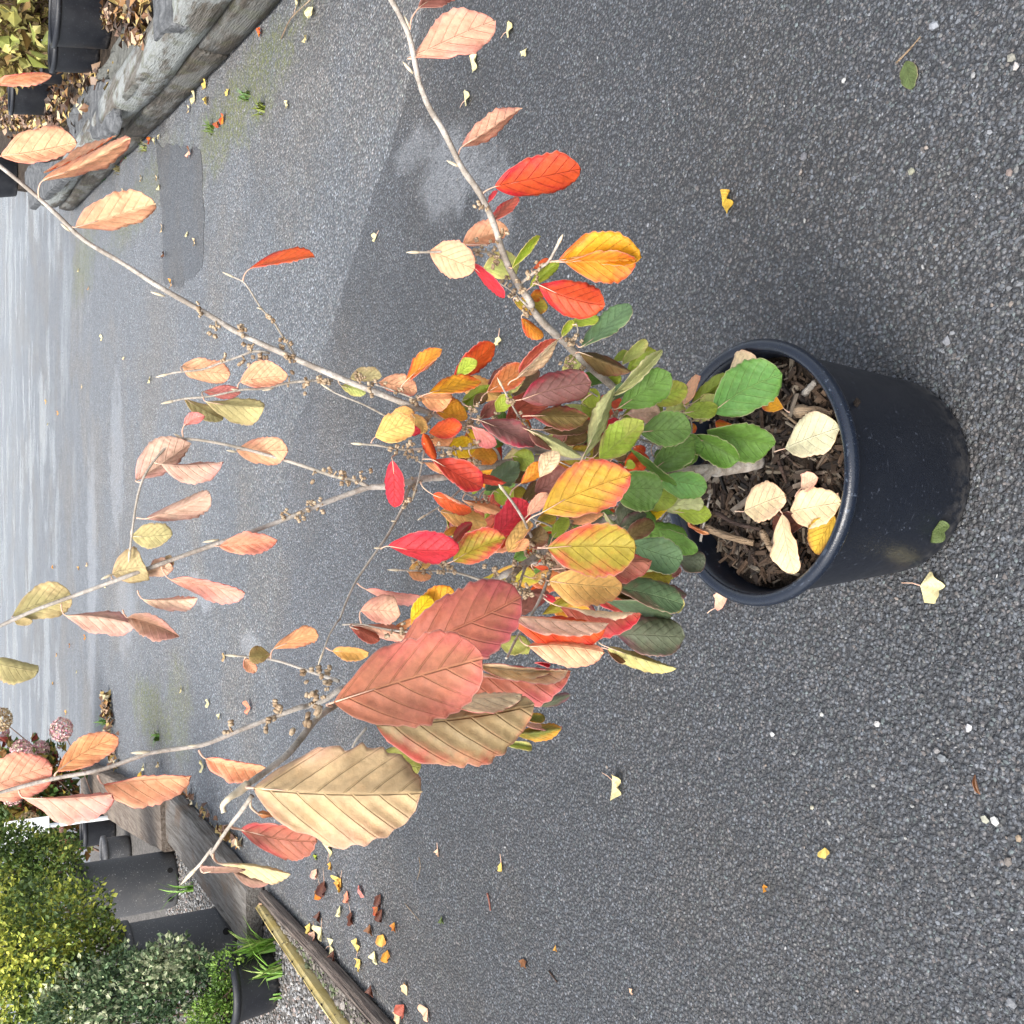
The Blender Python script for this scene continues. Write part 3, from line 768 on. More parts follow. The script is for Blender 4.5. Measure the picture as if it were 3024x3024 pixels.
branch([('D', 1330, 450, 1.13), ('D', 1240, 405, 1.12), ('D', 1150, 392, 1.11), ('D', 1000, 385, 1.10), ('D', 800, 398, 1.09), ('D', 650, 400, 1.085)], .0017, .0013, M_BARKP, 'twig', True)
branch([('D', 1480, 660, 1.15), ('D', 1570, 585, 1.13), ('D', 1650, 525, 1.11), ('D', 1715, 470, 1.09), ('D', 1790, 330, 1.07)], .0018, .0015, M_BARKP, 'twig', True)
branch([('D', 1530, 830, 1.17), ('D', 1440, 740, 1.165), ('D', 1350, 675, 1.16), ('D', 1200, 600, 1.15)], .0016, .0009, M_BARK, 'twig')
branch([('D', 640, 1610, 1.225), ('D', 560, 1570, 1.22), ('D', 400, 1510, 1.21), ('D', 300, 1480, 1.20)], .0015, .0009, M_BARKP, 'twig')
branch([('D', 600, 1860, 1.235), ('D', 420, 1755, 1.22), ('D', 200, 1640, 1.205), ('D', 0, 1560, 1.195), ('D', -70, 1520, 1.19)], .0015, .0010, M_BARKP, 'twig', True)
branch([('E', 1330, 470, 1.25), ('E', 1250, 330, 1.235), ('E', 1000, 345, 1.215), ('E', 800, 335, 1.20), ('E', 640, 350, 1.19), ('E', 480, 350, 1.18), ('E', 330, 320, 1.17), ('E', 190, 308, 1.165)], .0022, .0013, M_BARKP, 'twig', True)
branch([('E', 700, 345, 1.195), ('E', 685, 430, 1.185), ('E', 660, 560, 1.175), ('E', 622, 690, 1.17)], .0015, .0011, M_BARKP, 'twig', True)
branch([('E', 700, 590, 1.20), ('E', 580, 660, 1.18), ('E', 545, 760, 1.165), ('E', 510, 850, 1.15), ('E', 400, 1050, 1.12), ('E', 330, 1150, 1.10), ('E', 150, 1412, 1.07), ('E', 60, 1600, 1.045), ('E', 10, 1735, 1.03)], .0024, .0012, M_BARKP)
branch([('E', 620, 1840, 1.02), ('E', 480, 1830, 1.025), ('E', 300, 1800, 1.03), ('E', 180, 1775, 1.035), ('E', 30, 1780, 1.04)], .0013, .0009, M_BARKP, 'twig')
branch([('E', 10, 1735, 1.03), ('H', 760, 270, 1.02), ('H', 720, 340, 1.01), ('H', 680, 445, 1.0)], .0012, .0009, M_BARKP, 'twig', True)
branch([('E', 1330, 840, 1.22), ('E', 1250, 800, 1.215), ('E', 1150, 760, 1.21), ('E', 1050, 715, 1.205), ('E', 1010, 690, 1.2)], .0016, .0010, M_BARKP, 'twig')
branch([('E', 1100, 560, 1.225), ('E', 980, 690, 1.19), ('E', 850, 800, 1.17), ('E', 705, 890, 1.15)], .0014, .0010, M_BARKP, 'twig', True)
branch([('E', 1200, 1430, 1.15), ('E', 1000, 1365, 1.14), ('E', 850, 1345, 1.13), ('E', 650, 1340, 1.12), ('E', 490, 1335, 1.11)], .0015, .0011, M_BARKP, 'twig', True)
branch([('E', 1640, 1200, 1.20), ('E', 1580, 1080, 1.17), ('E', 1510, 930, 1.13), ('E', 1430, 800, 1.10), ('E', 1340, 680, 1.07)], .0022, .0015, M_BARKP, 'twig', True)
branch([('G', 200, 720, 1.20), ('G', 340, 750, 1.17), ('G', 310, 900, 1.14), ('G', 250, 1040, 1.11), ('G', 200, 1130, 1.09), ('G', 80, 1320, 1.05), ('G', 0, 1480, 1.02), ('H', 1730, 470, 1.0)], .0024, .0014, M_BARKP)
branch([('G', 150, 740, 1.19), ('G', 110, 850, 1.16), ('G', 80, 980, 1.13), ('G', 40, 1100, 1.11)], .0019, .0013, M_BARKP, 'twig')
branch([('G', 700, 430, 1.28), ('G', 740, 1050, 1.21), ('G', 735, 1250, 1.19), ('G', 715, 1400, 1.17)], .0016, .0012, M_BARKP, 'twig', True)
branch([('F', 600, 1330, 1.28), ('F', 560, 1340, 1.22), ('F', 420, 1280, 1.20)], .0012, .0008, M_BARKP, 'twig')
branch([('D', 1560, 1840, 1.255), ('D', 1470, 1740, 1.24), ('D', 1400, 1620, 1.225), ('D', 1330, 1490, 1.21)], .0018, .0012, M_BARKP, 'twig', True)
branch([('D', 1060, 1800, 1.25), ('D', 1090, 1700, 1.24), ('D', 1150, 1620, 1.23)], .0014, .0009, M_BARKP, 'twig')
branch([('F', 1420, 1350, 1.39), ('F', 1480, 1150, 1.38), ('F', 1500, 1000, 1.37), ('F', 1480, 900, 1.36), ('F', 1450, 830, 1.355)], .0019, .0011, M_BARKP, 'twig')
branch([('F', 480, 330, 1.24), ('F', 540, 300, 1.225), ('F', 570, 220, 1.215), ('F', 560, 160, 1.21)], .0014, .0010, M_BARK, 'twig')
branch([('F', 1250, 1150, 1.37), ('F', 1000, 1060, 1.33), ('F', 880, 900, 1.30), ('F', 820, 810, 1.285), ('F', 640, 690, 1.26)], .0018, .0010, M_BARK, 'twig')
branch([('H', 930, 870, .86), ('H', 880, 930, .85), ('H', 850, 980, .845), ('H', 1000, 800, .88)][0:3], .0013, .0010, M_BARKP, 'twig')
branch([('G', 380, 440, 1.24), ('G', 310, 405, 1.235), ('G', 240, 380, 1.23), ('G', 150, 330, 1.225)], .0016, .0010, M_BARKP, 'twig')
branch([('G', 1250, 380, 1.35), ('G', 1300, 310, 1.36), ('G', 1360, 240, 1.37)], .0016, .0014, M_BARKP, 'twig')

def near_branch(X, Y, zhint=None):
    best = None
    for o, Q, W, r in BR:
        d = (Q[:, 0] - X) ** 2 + (Q[:, 1] - Y) ** 2
        if zhint is not None:
            d = d + ((Q[:, 2] - zhint) * 600) ** 2
        i = int(d.argmin())
        if best is None or d[i] < best[0]:
            best = (d[i], o, Q[i], W[i])
    return best

NAMECOL = {'U': 'pale underside of a leaf'}
leafno = 0
def leaf(v, bx, by, tx, ty, hA, hB, top, under, face, Z=None, at=None, dz=None, sA=None, sB=None, curlA=None, curlB=None, dzb=0.0, pleat=.016, wave=.040, lab=None, full=.27):
    """base and tip as seen, half widths as seen on side A (left of the growing direction) and side B"""
    global leafno
    leafno += 1
    rg = random.Random(leafno * 17 + 3)
    s = VIEW[v][2]
    if v in 'DEFG':                       # leaves are a little longer and wider than first measured
        tx, ty, hA, hB = bx + (tx - bx) * 1.06, by + (ty - by) * 1.06, hA * 1.14, hB * 1.14
    b = V(v, bx, by); t = V(v, tx, ty)
    a2 = V(v, *at) if at else b
    nb = near_branch(*a2, Z)
    if Z is None:
        Z = nb[2][2] + dzb
    if dz is None:
        dz = rg.uniform(-.02, .02)
    B, T = px(*b, Z), px(*t, Z + dz)
    L = np.linalg.norm(T - B)
    vw = (B + T) / 2 - CAM; vw /= np.linalg.norm(vw)
    a = (T - B) / L
    # image directions: picture right = -UP, picture down = -RIGHT ; side A is the direction turned left (up when pointing right)
    p = np.cross(a, vw); p /= np.linalg.norm(p)
    ddx, ddy = t[0] - b[0], t[1] - b[1]
    want = np.array((ddy, -ddx))            # picture vector of side A
    wv = want[0] * (-UP) + want[1] * (-RIGHT)
    if p.dot(wv) < 0: p = -p
    n = np.cross(p, a); n /= np.linalg.norm(n)
    if n.dot(vw) > 0: n = -n
    k = Z / F * s
    hero = pleat >= .0161 or pleat == .014
    def half(h, sgn, curl):
        h3 = h * k
        if curl: return (curl[2] * L, (curl[0], curl[1]))
        W = max(full * L, h3 * 1.02)
        ang = math.degrees(math.acos(min(1, h3 / W)))
        ang = max(8, ang) * sgn
        if h3 > .8 * W and min(hA, hB) * k > .5 * W and rg.random() < .22 and not hero:      # margin rolled up or under
            sg = rg.choice((-1, 1)); return (W * 1.3, (ang - 14 * sg, ang + rg.uniform(50, 95) * sg))
        cv = rg.uniform(4, 26) * rg.choice((-1, 1, 1))
        return (W * 1.06, (ang - cv, ang + cv))
    sgA = sA if sA is not None else (-1 if rg.random() < .6 else 1)
    sgB = sB if sB is not None else (-1 if rg.random() < .6 else 1)
    WA, AA = half(hA, sgA, curlA); WB, AB = half(hB, sgB, curlB)
    st = None
    if at: st = px(*a2, nb[2][2] if (nb[0] ** .5 < 40) else Z)
    elif nb[0] ** .5 < 45: st = nb[3]
    core = leaf_core(B, T, p, n, WA, WB, AA, AB, face == 'T', rg.uniform(-.05, .05), rg.uniform(-.10, .07), pleat * (.75 if hero else 1), wave, leafno, 'obo', st, .0008, rg.uniform(-.25, .25) if not hero else 0.0, 72 if hero else None, 9 if hero else 5)
    o = leaf_object('leaf', core, top, under, nb[1], B, ROOT)
    if lab: o['label'] = lab
    return o
def LL(v, rows, Z=None):
    for r in rows:
        r = list(r)
        kw = r.pop() if isinstance(r[-1], dict) else {}
        if Z is not None: kw.setdefault('Z', Z)
        leaf(v, *r, **kw)

# right hand stem, upper part
LL('J', [
 (455, 45, 690, -70, 60, 60, 'plum', 'peach', 'T', dict(at=(405, 170))),
 (393, 335, 872, 112, 128, 95, 'redor', 'peachpink', 'U', dict(at=(425, 335))),
 (705, 835, 1032, 612, 78, 42, 'redor', 'peachpink', 'U', dict(at=(683, 888))),
 (890, 1065, 1383, 965, 130, 88, 'red', 'peach', 'T', dict(at=(812, 1112), wave=.01, lab='large bright red leaf')),
 (850, 1160, 905, 1085, 14, 14, 'crim', 'pinkred', 'T'),
 (868, 1260, 1015, 1120, 35, 38, 'redbrown', 'pinkred', 'T'),
 (708, 1395, 962, 1310, 78, 52, 'redor', 'peach', 'U', dict(dzb=.015, at=(850, 1400))),
 (520, 1432, 775, 1540, 105, 98, 'redor', 'peach', 'U', dict(at=(512, 1436), dzb=.012)),
 (820, 1540, 1032, 1500, 85, 80, 'lime', 'limeU', 'U', dict(dzb=.02)),
 (990, 1530, 1143, 1345, 26, 20, 'lime', 'limeU', 'T', dict(dzb=-.01)),
 (1255, 1485, 1718, 1465, 135, 45, 'orange', 'cream', 'T', dict(at=(1205, 1495), Z=1.075, sB=1)),
 (1290, 1495, 1700, 1480, 52, 140, 'orange2', 'cream', 'T', dict(at=(1205, 1495), Z=1.055, sA=1, lab='orange leaf folded along its midrib')),
 (1140, 1625, 1515, 1738, 98, 100, 'red', 'peach', 'T', dict(at=(1112, 1612), Z=1.10)),
])
LL('D', [
 (1070, 490, 1330, 755, 42, 28, 'crim', 'peach', 'T', dict(dzb=.01)),
 (1490, 935, 1645, 1085, 35, 62, 'orange2', 'orangeU', 'T', dict(at=(1530, 890), dzb=.02)),
 (1430, 800, 1685, 850, 62, 70, 'oligold', 'gold', 'T', dict(dzb=.03)),
 (1560, 790, 1660, 740, 40, 40, 'orange2', 'gold', 'T', dict(dzb=.03)),
 (1560, 690, 1780, 490, 42, 42, 'lime', 'limeU', 'T', dict(Z=1.15)),
 (1585, 530, 1700, 465, 26, 26, 'redor', 'peach', 'T', dict(Z=1.15)),
 (1205, 1545, 1500, 1330, 84, 74, 'brownor', 'gold', 'T', dict(Z=1.24, at=(1160, 1610))),
 (1420, 1575, 1615, 1370, 45, 52, 'plumolive', 'olive', 'T', dict(Z=1.26)),
 (1380, 1570, 1500, 1400, 40, 34, 'lime', 'limeU', 'U', dict(Z=1.25)),
 (725, 1552, 1125, 1460, 84, 52, 'orange', 'gold', 'T', dict(Z=1.19, lab='orange leaf with a red upper margin')),
 (955, 1412, 1115, 1290, 56, 46, 'lime', 'limeU', 'T', dict(Z=1.22)),
 (540, 1460, 808, 1205, 70, 26, 'orange2', 'orangeU', 'T', dict(Z=1.18, sB=1, at=(530, 1540))),
 (575, 1440, 805, 1215, 18, 46, 'orange2', 'orangeU', 'U', dict(Z=1.172)),
 (325, 1460, 620, 1530, 85, 70, 'redor', 'peach', 'U', dict(Z=1.225)),
 (95, 1425, 335, 1410, 65, 34, 'lime', 'creamG', 'U', dict(Z=1.22)),
 (20, 1490, 205, 1545, 42, 48, 'lime', 'limeU', 'U', dict(Z=1.21)),
 (650, 1570, 905, 1590, 52, 82, 'redor', 'orangeU', 'U', dict(Z=1.225)),
 (790, 1690, 1036, 1740, 120, 46, 'yelred', 'peach', 'T', dict(Z=1.225, lab='leaf turning from yellow to crimson')),
 (440, 1740, 590, 1690, 45, 42, 'yellow', 'gold', 'U', dict(Z=1.23)),
 (1000, 1620, 1210, 1490, 40, 40, 'lime', 'limeU', 'T', dict(Z=1.26)),
 (1100, 1640, 1200, 1560, 36, 40, 'plumolive', 'olive', 'T', dict(Z=1.25)),
 (1020, 1690, 1120, 1560, 36, 50, 'greenlime', 'limeU', 'T', dict(Z=1.26)),
 (1285, 1700, 1390, 1570, 44, 60, 'lime', 'limeU', 'T', dict(Z=1.25)),
 (1150, 1760, 1290, 1620, 40, 40, 'plum', 'mauve', 'T', dict(Z=1.255)),
])
LL('E', [
 (298, 250, 585, 140, 108, 92, 'yellow', 'gold', 'U', dict(at=(265, 300), Z=1.17)),
 (595, 60, 700, 205, 48, 66, 'goldT', 'gold', 'U', dict(Z=1.215)),
 (575, 230, 655, 190, 36, 36, 'crim', 'pinkred', 'T', dict(Z=1.21)),
 (735, 215, 978, 150, 72, 66, 'redor', 'peach', 'T', dict(Z=1.215)),
 (740, 235, 935, 240, 20, 84, 'redor', 'orangeU', 'U', dict(Z=1.23)),
 (878, 325, 1115, 345, 85, 72, 'yellow', 'gold', 'T', dict(Z=1.235, lab='bright yellow leaf')),
 (1078, 405, 1280, 410, 66, 72, 'goldT', 'gold', 'T', dict(Z=1.225)),
 (1150, 112, 1568, 320, 104, 80, 'burg', 'mauve', 'T', dict(Z=1.21)),
 (1085, 160, 1275, 305, 42, 50, 'crim', 'pinkred', 'U', dict(Z=1.205)),
 (1050, 180, 1110, 260, 24, 24, 'yellow', 'gold', 'T', dict(Z=1.24)),
 (1540, 190, 1935, 400, 30, 58, 'plum', 'palegreen', 'U', dict(Z=1.19)),
 (1550, 195, 1720, 345, 14, 40, 'plum', 'palegreen', 'T', dict(Z=1.195)),
 (1418, 405, 1580, 455, 70, 85, 'greenlime', 'limeU', 'T', dict(Z=1.23)),
 (1190, 685, 1452, 470, 82, 84, 'bluegreen', 'palegreen', 'T', dict(Z=1.225, pleat=.028, lab='dark green deeply pleated leaf')),
 (1480, 632, 1670, 480, 62, 40, 'orange2', 'cream', 'T', dict(Z=1.105, at=(1395, 725))),
 (1640, 580, 1770, 380, 70, 62, 'redor', 'cream', 'U', dict(Z=1.09, lab='cream leaf end rolled over')),
 (690, 220, 772, 425, 30, 42, 'redor', 'peach', 'T', dict(Z=1.17)),
 (700, 458, 1100, 490, 34, 66, 'redor', 'orangeU', 'U', dict(Z=1.19)),
 (762, 432, 1132, 650, 90, 66, 'red2', 'peach', 'T', dict(Z=1.15)),
 (1075, 545, 1335, 618, 24, 44, 'red2', 'peach', 'T', dict(Z=1.17)),
 (440, 440, 450, 800, 72, 66, 'crim', 'cream', 'T', dict(at=(470, 390), Z=1.15, wave=.035, lab='bright red hanging leaf')),
 (765, 718, 1052, 850, 48, 66, 'redor', 'peach', 'T', dict(at=(665, 615), Z=1.15, curlA=(10, 150, .3))),
 (825, 855, 1182, 960, 60, 84, 'goldT', 'gold', 'U', dict(Z=1.17)),
 (1010, 765, 1310, 862, 34, 42, 'redor', 'orangeU', 'U', dict(Z=1.20)),
 (1262, 1060, 1515, 790, 112, 100, 'crim', 'pinkred', 'T', dict(Z=1.16)),
 (1330, 1160, 1290, 1000, 70, 60, 'redor', 'peach', 'T', dict(Z=1.17)),
 (1540, 890, 1690, 715, 46, 46, 'redor', 'peachpink', 'U', dict(Z=1.13)),
 (400, 1140, 938, 1165, 130, 72, 'crim', 'cream', 'T', dict(at=(345, 1162), Z=1.085, wave=.03, lab='bright crimson leaf with pale rolled margin')),
 (932, 1262, 1332, 1085, 112, 96, 'sunset2', 'gold', 'T', dict(at=(870, 1300), Z=1.11, lab='orange red leaf')),
 (900, 1150, 1065, 965, 32, 42, 'redbrown', 'orangeU', 'T', dict(Z=1.14)),
 (850, 1060, 950, 985, 26, 30, 'goldT', 'gold', 'T', dict(Z=1.15)),
 (1380, 1190, 1545, 950, 74, 66, 'goldT', 'gold', 'U', dict(Z=1.14)),
 (1400, 1190, 1530, 1090, 30, 44, 'goldT', 'orangeU', 'U', dict(Z=1.145)),
 (1520, 1120, 1680, 1030, 78, 74, 'plumolive', 'olive', 'T', dict(Z=1.17)),
 (1742, 1070, 1862, 925, 48, 44, 'lime', 'limeU', 'T', dict(Z=1.22)),
 (572, 1350, 745, 1230, 36, 50, 'goldT', 'gold', 'U', dict(Z=1.13)),
 (568, 1350, 735, 1400, 20, 38, 'goldT', 'orangeU', 'U', dict(Z=1.125)),
 (222, 1492, 665, 1560, 30, 60, 'redor', 'pink', 'U', dict(at=(152, 1440))),
 (178, 1665, 478, 1690, 112, 92, 'oligold', 'peachpink', 'U', dict(at=(185, 1770))),
 (95, 1798, 320, 1900, 24, 60, 'redbrown', 'peach', 'T', dict(Z=1.03)),
 (125, 1785, 560, 1880, 50, 64, 'redor', 'peachpink', 'U', dict(Z=1.035)),
 (470, 1810, 600, 1740, 34, 34, 'goldT', 'orangeU', 'U', dict(Z=1.05)),
 (1600, 700, 1842, 530, 84, 76, 'plum', 'mauve', 'T', dict(Z=1.22)),
 (1510, 790, 1610, 620, 50, 46, 'plumolive', 'olive', 'T', dict(Z=1.24)),
 (1265, 690, 1400, 770, 78, 60, 'lime', 'limeU', 'T', dict(Z=1.21)),
 (1390, 690, 1520, 700, 40, 44, 'oligold', 'olive', 'T', dict(Z=1.235)),
 (1380, 620, 1600, 480, 60, 60, 'plumolive', 'olive', 'T', dict(Z=1.25)),
 (1080, 570, 1170, 590, 30, 30, 'lime', 'limeU', 'T', dict(Z=1.24)),
 (1090, 720, 1160, 610, 30, 30, 'lime', 'limeU', 'T', dict(Z=1.24)),
 (1190, 920, 1240, 830, 26, 26, 'lime', 'limeU', 'T', dict(Z=1.22)),
 (1425, 1240, 1530, 1200, 40, 44, 'green', 'limeU', 'T', dict(Z=1.22)),
 (1590, 1300, 1740, 1270, 30, 44, 'redor', 'peach', 'T', dict(Z=1.20)),
 (1570, 1400, 1720, 1360, 24, 30, 'goldT', 'gold', 'U', dict(Z=1.16)),
 (1590, 1330, 1700, 1350, 26, 40, 'green', 'limeU', 'T', dict(Z=1.22)),
 (1610, 960, 1760, 900, 50, 50, 'oligold', 'olive', 'T', dict(Z=1.25)),
])
# lower right and middle greens
LL('F', [
 (590, 350, 960, 10, 92, 72, 'green2', 'palegreen', 'T', dict(at=(560, 320), Z=1.21)),
 (440, 265, 530, 135, 28, 28, 'lime', 'limeU', 'T', dict(Z=1.22)),
 (510, 170, 715, 100, 48, 44, 'lime', 'limeU', 'T', dict(Z=1.22)),
 (580, 385, 965, 535, 40, 84, 'plumolive', 'olive', 'T', dict(Z=1.23)),
 (475, 480, 595, 560, 40, 50, 'lime', 'limeU', 'T', dict(Z=1.30)),
 (930, 490, 1115, 300, 44, 42, 'lime', 'limeU', 'U', dict(Z=1.29)),
 (862, 455, 985, 395, 34, 36, 'greenlime', 'limeU', 'T', dict(Z=1.31)),
 (835, 745, 1215, 388, 36, 46, 'green2', 'palegreen', 'U', dict(Z=1.24, at=(800, 800))),
 (1010, 500, 1190, 400, 40, 20, 'greenlime', 'limeU', 'T', dict(Z=1.255)),
 (840, 790, 965, 640, 44, 40, 'green2', 'palegreen', 'T', dict(Z=1.27)),
 (810, 640, 910, 580, 40, 40, 'lime', 'limeU', 'T', dict(Z=1.31)),
 (888, 850, 1300, 580, 118, 118, 'green', 'palegreen', 'T', dict(Z=1.255, lab='broad dark green leaf')),
 (110, 772, 638, 640, 128, 138, 'burg', 'mauve', 'T', dict(at=(55, 790), Z=1.195, lab='dusky burgundy leaf with red tip')),
 (185, 905, 612, 912, 76, 98, 'burg2', 'mauve', 'T', dict(at=(120, 912), Z=1.20)),
 (75, 600, 388, 290, 18, 52, 'redor', 'cream', 'U', dict(at=(0, 655), Z=1.185)),
 (90, 560, 380, 300, 44, 12, 'redbrown', 'cream', 'T', dict(Z=1.192)),
 (280, 1020, 650, 960, 46, 66, 'plumolive', 'olive', 'T', dict(Z=1.25)),
 (430, 1130, 625, 1050, 50, 56, 'plumolive', 'gold', 'T', dict(Z=1.26)),
 (350, 1110, 470, 1060, 40, 40, 'plum', 'mauve', 'T', dict(Z=1.265)),
 (585, 770, 735, 740, 56, 76, 'lime', 'limeU', 'T', dict(Z=1.28)),
 (600, 800, 740, 920, 40, 44, 'greenlime', 'limeU', 'T', dict(Z=1.28)),
 (730, 1000, 800, 960, 50, 50, 'greenlime', 'limeU', 'T', dict(Z=1.29)),
 (600, 1262, 832, 700, 66, 62, 'lime', 'palegreen', 'U', dict(at=(598, 1310), Z=1.21)),
 (690, 1250, 870, 1040, 56, 50, 'plumolive', 'olive', 'T', dict(Z=1.24)),
 (748, 1252, 1078, 965, 126, 96, 'limepink', 'limeU', 'T', dict(Z=1.215, lab='pale yellow green leaf flushed pink at the tip')),
 (1068, 1040, 1460, 1010, 128, 116, 'dkgreen', 'palegreen', 'T', dict(Z=1.27)),
 (965, 890, 1215, 880, 64, 70, 'plum', 'mauve', 'U', dict(Z=1.30)),
 (780, 1010, 900, 950, 44, 30, 'crim', 'pinkred', 'T', dict(Z=1.275)),
 (1178, 1350, 1492, 1110, 92, 92, 'dkgreen', 'palegreen', 'T', dict(Z=1.30)),
 (1478, 1070, 1850, 1255, 72, 128, 'green', 'palegreen', 'T', dict(Z=1.34)),
 (950, 1320, 1130, 1250, 70, 80, 'redor', 'peach', 'T', dict(Z=1.31)),
 (1020, 1150, 1100, 1215, 44, 44, 'redor', 'peach', 'T', dict(Z=1.31)),
 (955, 1330, 1020, 1290, 36, 36, 'lime', 'limeU', 'T', dict(Z=1.30)),
 (985, 1172, 1342, 1462, 38, 30, 'green', 'palegreen', 'T', dict(Z=1.285)),
 (870, 1500, 1245, 1500, 120, 150, 'dkgreen', 'palegreen', 'T', dict(Z=1.24)),
 (1202, 1432, 1600, 1490, 78, 112, 'brightgreen', 'palegreen', 'T', dict(Z=1.32)),
 (1440, 1650, 1530, 1765, 24, 30, 'greenlime', 'limeU', 'U', dict(Z=1.40)),
 (1350, 1310, 1510, 1240, 40, 40, 'oligold', 'gold', 'U', dict(Z=1.40)),
 (278, 1692, 952, 1400, 185, 175, 'sunset', 'peach', 'T', dict(at=(150, 1775), Z=1.10, wave=.03, lab='large leaf, yellow centre and red margin, in the middle of the shrub')),
 (860, 1250, 960, 1225, 34, 34, 'plumolive', 'olive', 'T', dict(Z=1.29)),
])
LL('C', [
 (322, 638, 660, 712, 78, 96, 'green', 'palegreen', 'T', dict(Z=1.345)),
 (348, 545, 690, 350, 128, 118, 'brightgreen', 'palegreen', 'T', dict(at=(310, 562), Z=1.345, lab='lowest bright green leaf, hanging over the pot')),
 (245, 503, 445, 355, 48, 42, 'greenlime', 'limeU', 'T', dict(Z=1.37)),
 (207, 508, 262, 352, 34, 44, 'orange2', 'peach', 'U', dict(Z=1.365)),
 (258, 590, 378, 465, 62, 48, 'lime', 'limeU', 'U', dict(Z=1.385)),
 (118, 570, 215, 450, 36, 48, 'lime', 'limeU', 'U', dict(Z=1.38)),
 (365, 600, 460, 620, 20, 30, 'orange2', 'gold', 'T', dict(Z=1.40)),
 (215, 650, 265, 610, 26, 26, 'orange2', 'gold', 'T', dict(Z=1.40)),
 (160, 805, 250, 760, 28, 34, 'oligold', 'orangeU', 'U', dict(Z=1.42)),
 (10, 520, 60, 545, 24, 44, 'plum', 'mauve', 'U', dict(Z=1.33)),
])
# lower left
LL('G', [
 (972, 545, 1395, 690, 112, 166, 'green2', 'palegreen', 'T', dict(Z=1.24, lab='broad blue green leaf')),
 (1228, 452, 1520, 622, 68, 72, 'green', 'palegreen', 'T', dict(Z=1.29)),
 (1372, 690, 1600, 695, 62, 88, 'plumgreen', 'palegreen', 'T', dict(Z=1.29)),
 (1318, 835, 1398, 765, 34, 34, 'plum', 'mauve', 'T', dict(Z=1.29)),
 (318, 602, 992, 602, 142, 222, 'sunset2', 'peach', 'T', dict(at=(240, 600), Z=1.08, wave=.028, lab='large green gold leaf with rose red margin')),
 (455, 768, 1110, 715, 90, 160, 'rosebrown', 'peach', 'T', dict(Z=1.13)),
 (335, 872, 882, 925, 118, 152, 'goldT', 'gold', 'U', dict(Z=1.125, lab='golden veined leaf underside')),
 (872, 925, 1388, 1055, 120, 84, 'greyg', 'palegreen', 'T', dict(Z=1.19)),
 (1215, 925, 1442, 980, 30, 56, 'plumgreen', 'mauve', 'T', dict(Z=1.25)),
 (1062, 828, 1312, 820, 34, 92, 'oligold', 'limeU', 'T', dict(Z=1.25)),
 (788, 1035, 1290, 1150, 52, 78, 'bluegreen', 'palegreen', 'T', dict(Z=1.22)),
 (850, 990, 1260, 1080, 50, 40, 'plumolive', 'olive', 'T', dict(Z=1.23)),
 (880, 1300, 1392, 1325, 138, 122, 'plumgreen', 'mauve', 'T', dict(Z=1.19, lab='dark green leaf with purple margin')),
 (422, 1080, 1048, 1140, 14, 172, 'redbrown', 'cream', 'T', dict(at=(290, 1010), Z=1.10, sA=1, curlA=(70, 160, .24))),
 (-10, 1195, 755, 1222, 24, 218, 'redor', 'peachpink', 'T', dict(Z=1.03)),
 (0, 1155, 757, 1218, 12, 100, 'redor', 'creampink', 'U', dict(Z=1.015, sB=1, lab='pale folded leaf edge above a red leaf')),
 (165, 1402, 738, 1455, 40, 142, 'redor', 'peach', 'U', dict(at=(95, 1335), Z=1.03)),
 (815, 1412, 1322, 1575, 34, 76, 'plum', 'paleolive', 'U', dict(at=(738, 1370), Z=1.165, lab='narrow olive leaf hanging alone below the shrub')),
 (808, 1425, 945, 1525, 10, 30, 'brown', 'olive', 'T', dict(Z=1.17)),
 (362, 495, 480, 358, 46, 56, 'lime', 'limeU', 'T', dict(Z=1.23)),
 (895, 450, 1105, 330, 62, 54, 'plumgreen', 'palegreen', 'T', dict(Z=1.30)),
 (962, 530, 1168, 395, 60, 66, 'plumolive', 'olive', 'T', dict(Z=1.29)),
 (1120, 375, 1295, 258, 40, 44, 'yellow', 'gold', 'T', dict(Z=1.34)),
 (1150, 500, 1200, 430, 26, 26, 'yellow', 'gold', 'T', dict(Z=1.35)),
 (478, 385, 750, 330, 30, 40, 'redor', 'orangeU', 'U', dict(Z=1.25)),
 (780, 310, 985, 545, 18, 22, 'lime', 'palegreen', 'U', dict(Z=1.24)),
 (800, 320, 990, 280, 24, 30, 'redor', 'peach', 'T', dict(Z=1.33)),
 (50, 715, 145, 640, 40, 40, 'green', 'limeU', 'T', dict(Z=1.24)),
 (250, 440, 380, 380, 36, 44, 'greenlime', 'limeU', 'T', dict(Z=1.28)),
 (300, 560, 400, 520, 40, 50, 'bluegreen', 'limeU', 'T', dict(Z=1.27)),
 (70, 1130, 290, 985, 70, 60, 'plum', 'mauve', 'T', dict(Z=1.16)),
 (280, 1145, 520, 1040, 50, 46, 'oligold', 'olive', 'T', dict(Z=1.17)),
 (160, 960, 330, 980, 36, 40, 'plum', 'mauve', 'T', dict(Z=1.17)),
 (295, 985, 380, 1030, 26, 26, 'crim', 'pinkred', 'T', dict(Z=1.12)),
 (230, 740, 360, 720, 34, 20, 'redor', 'peach', 'T', dict(Z=1.19)),
 (200, 850, 340, 790, 20, 30, 'goldT', 'gold', 'U', dict(Z=1.16)),
 (0, 1380, 175, 1400, 44, 60, 'olivegreen', 'olive', 'T', dict(Z=1.12)),
 (130, 620, 60, 480, 30, 30, 'redor', 'peach', 'T', dict(Z=1.2)),
])
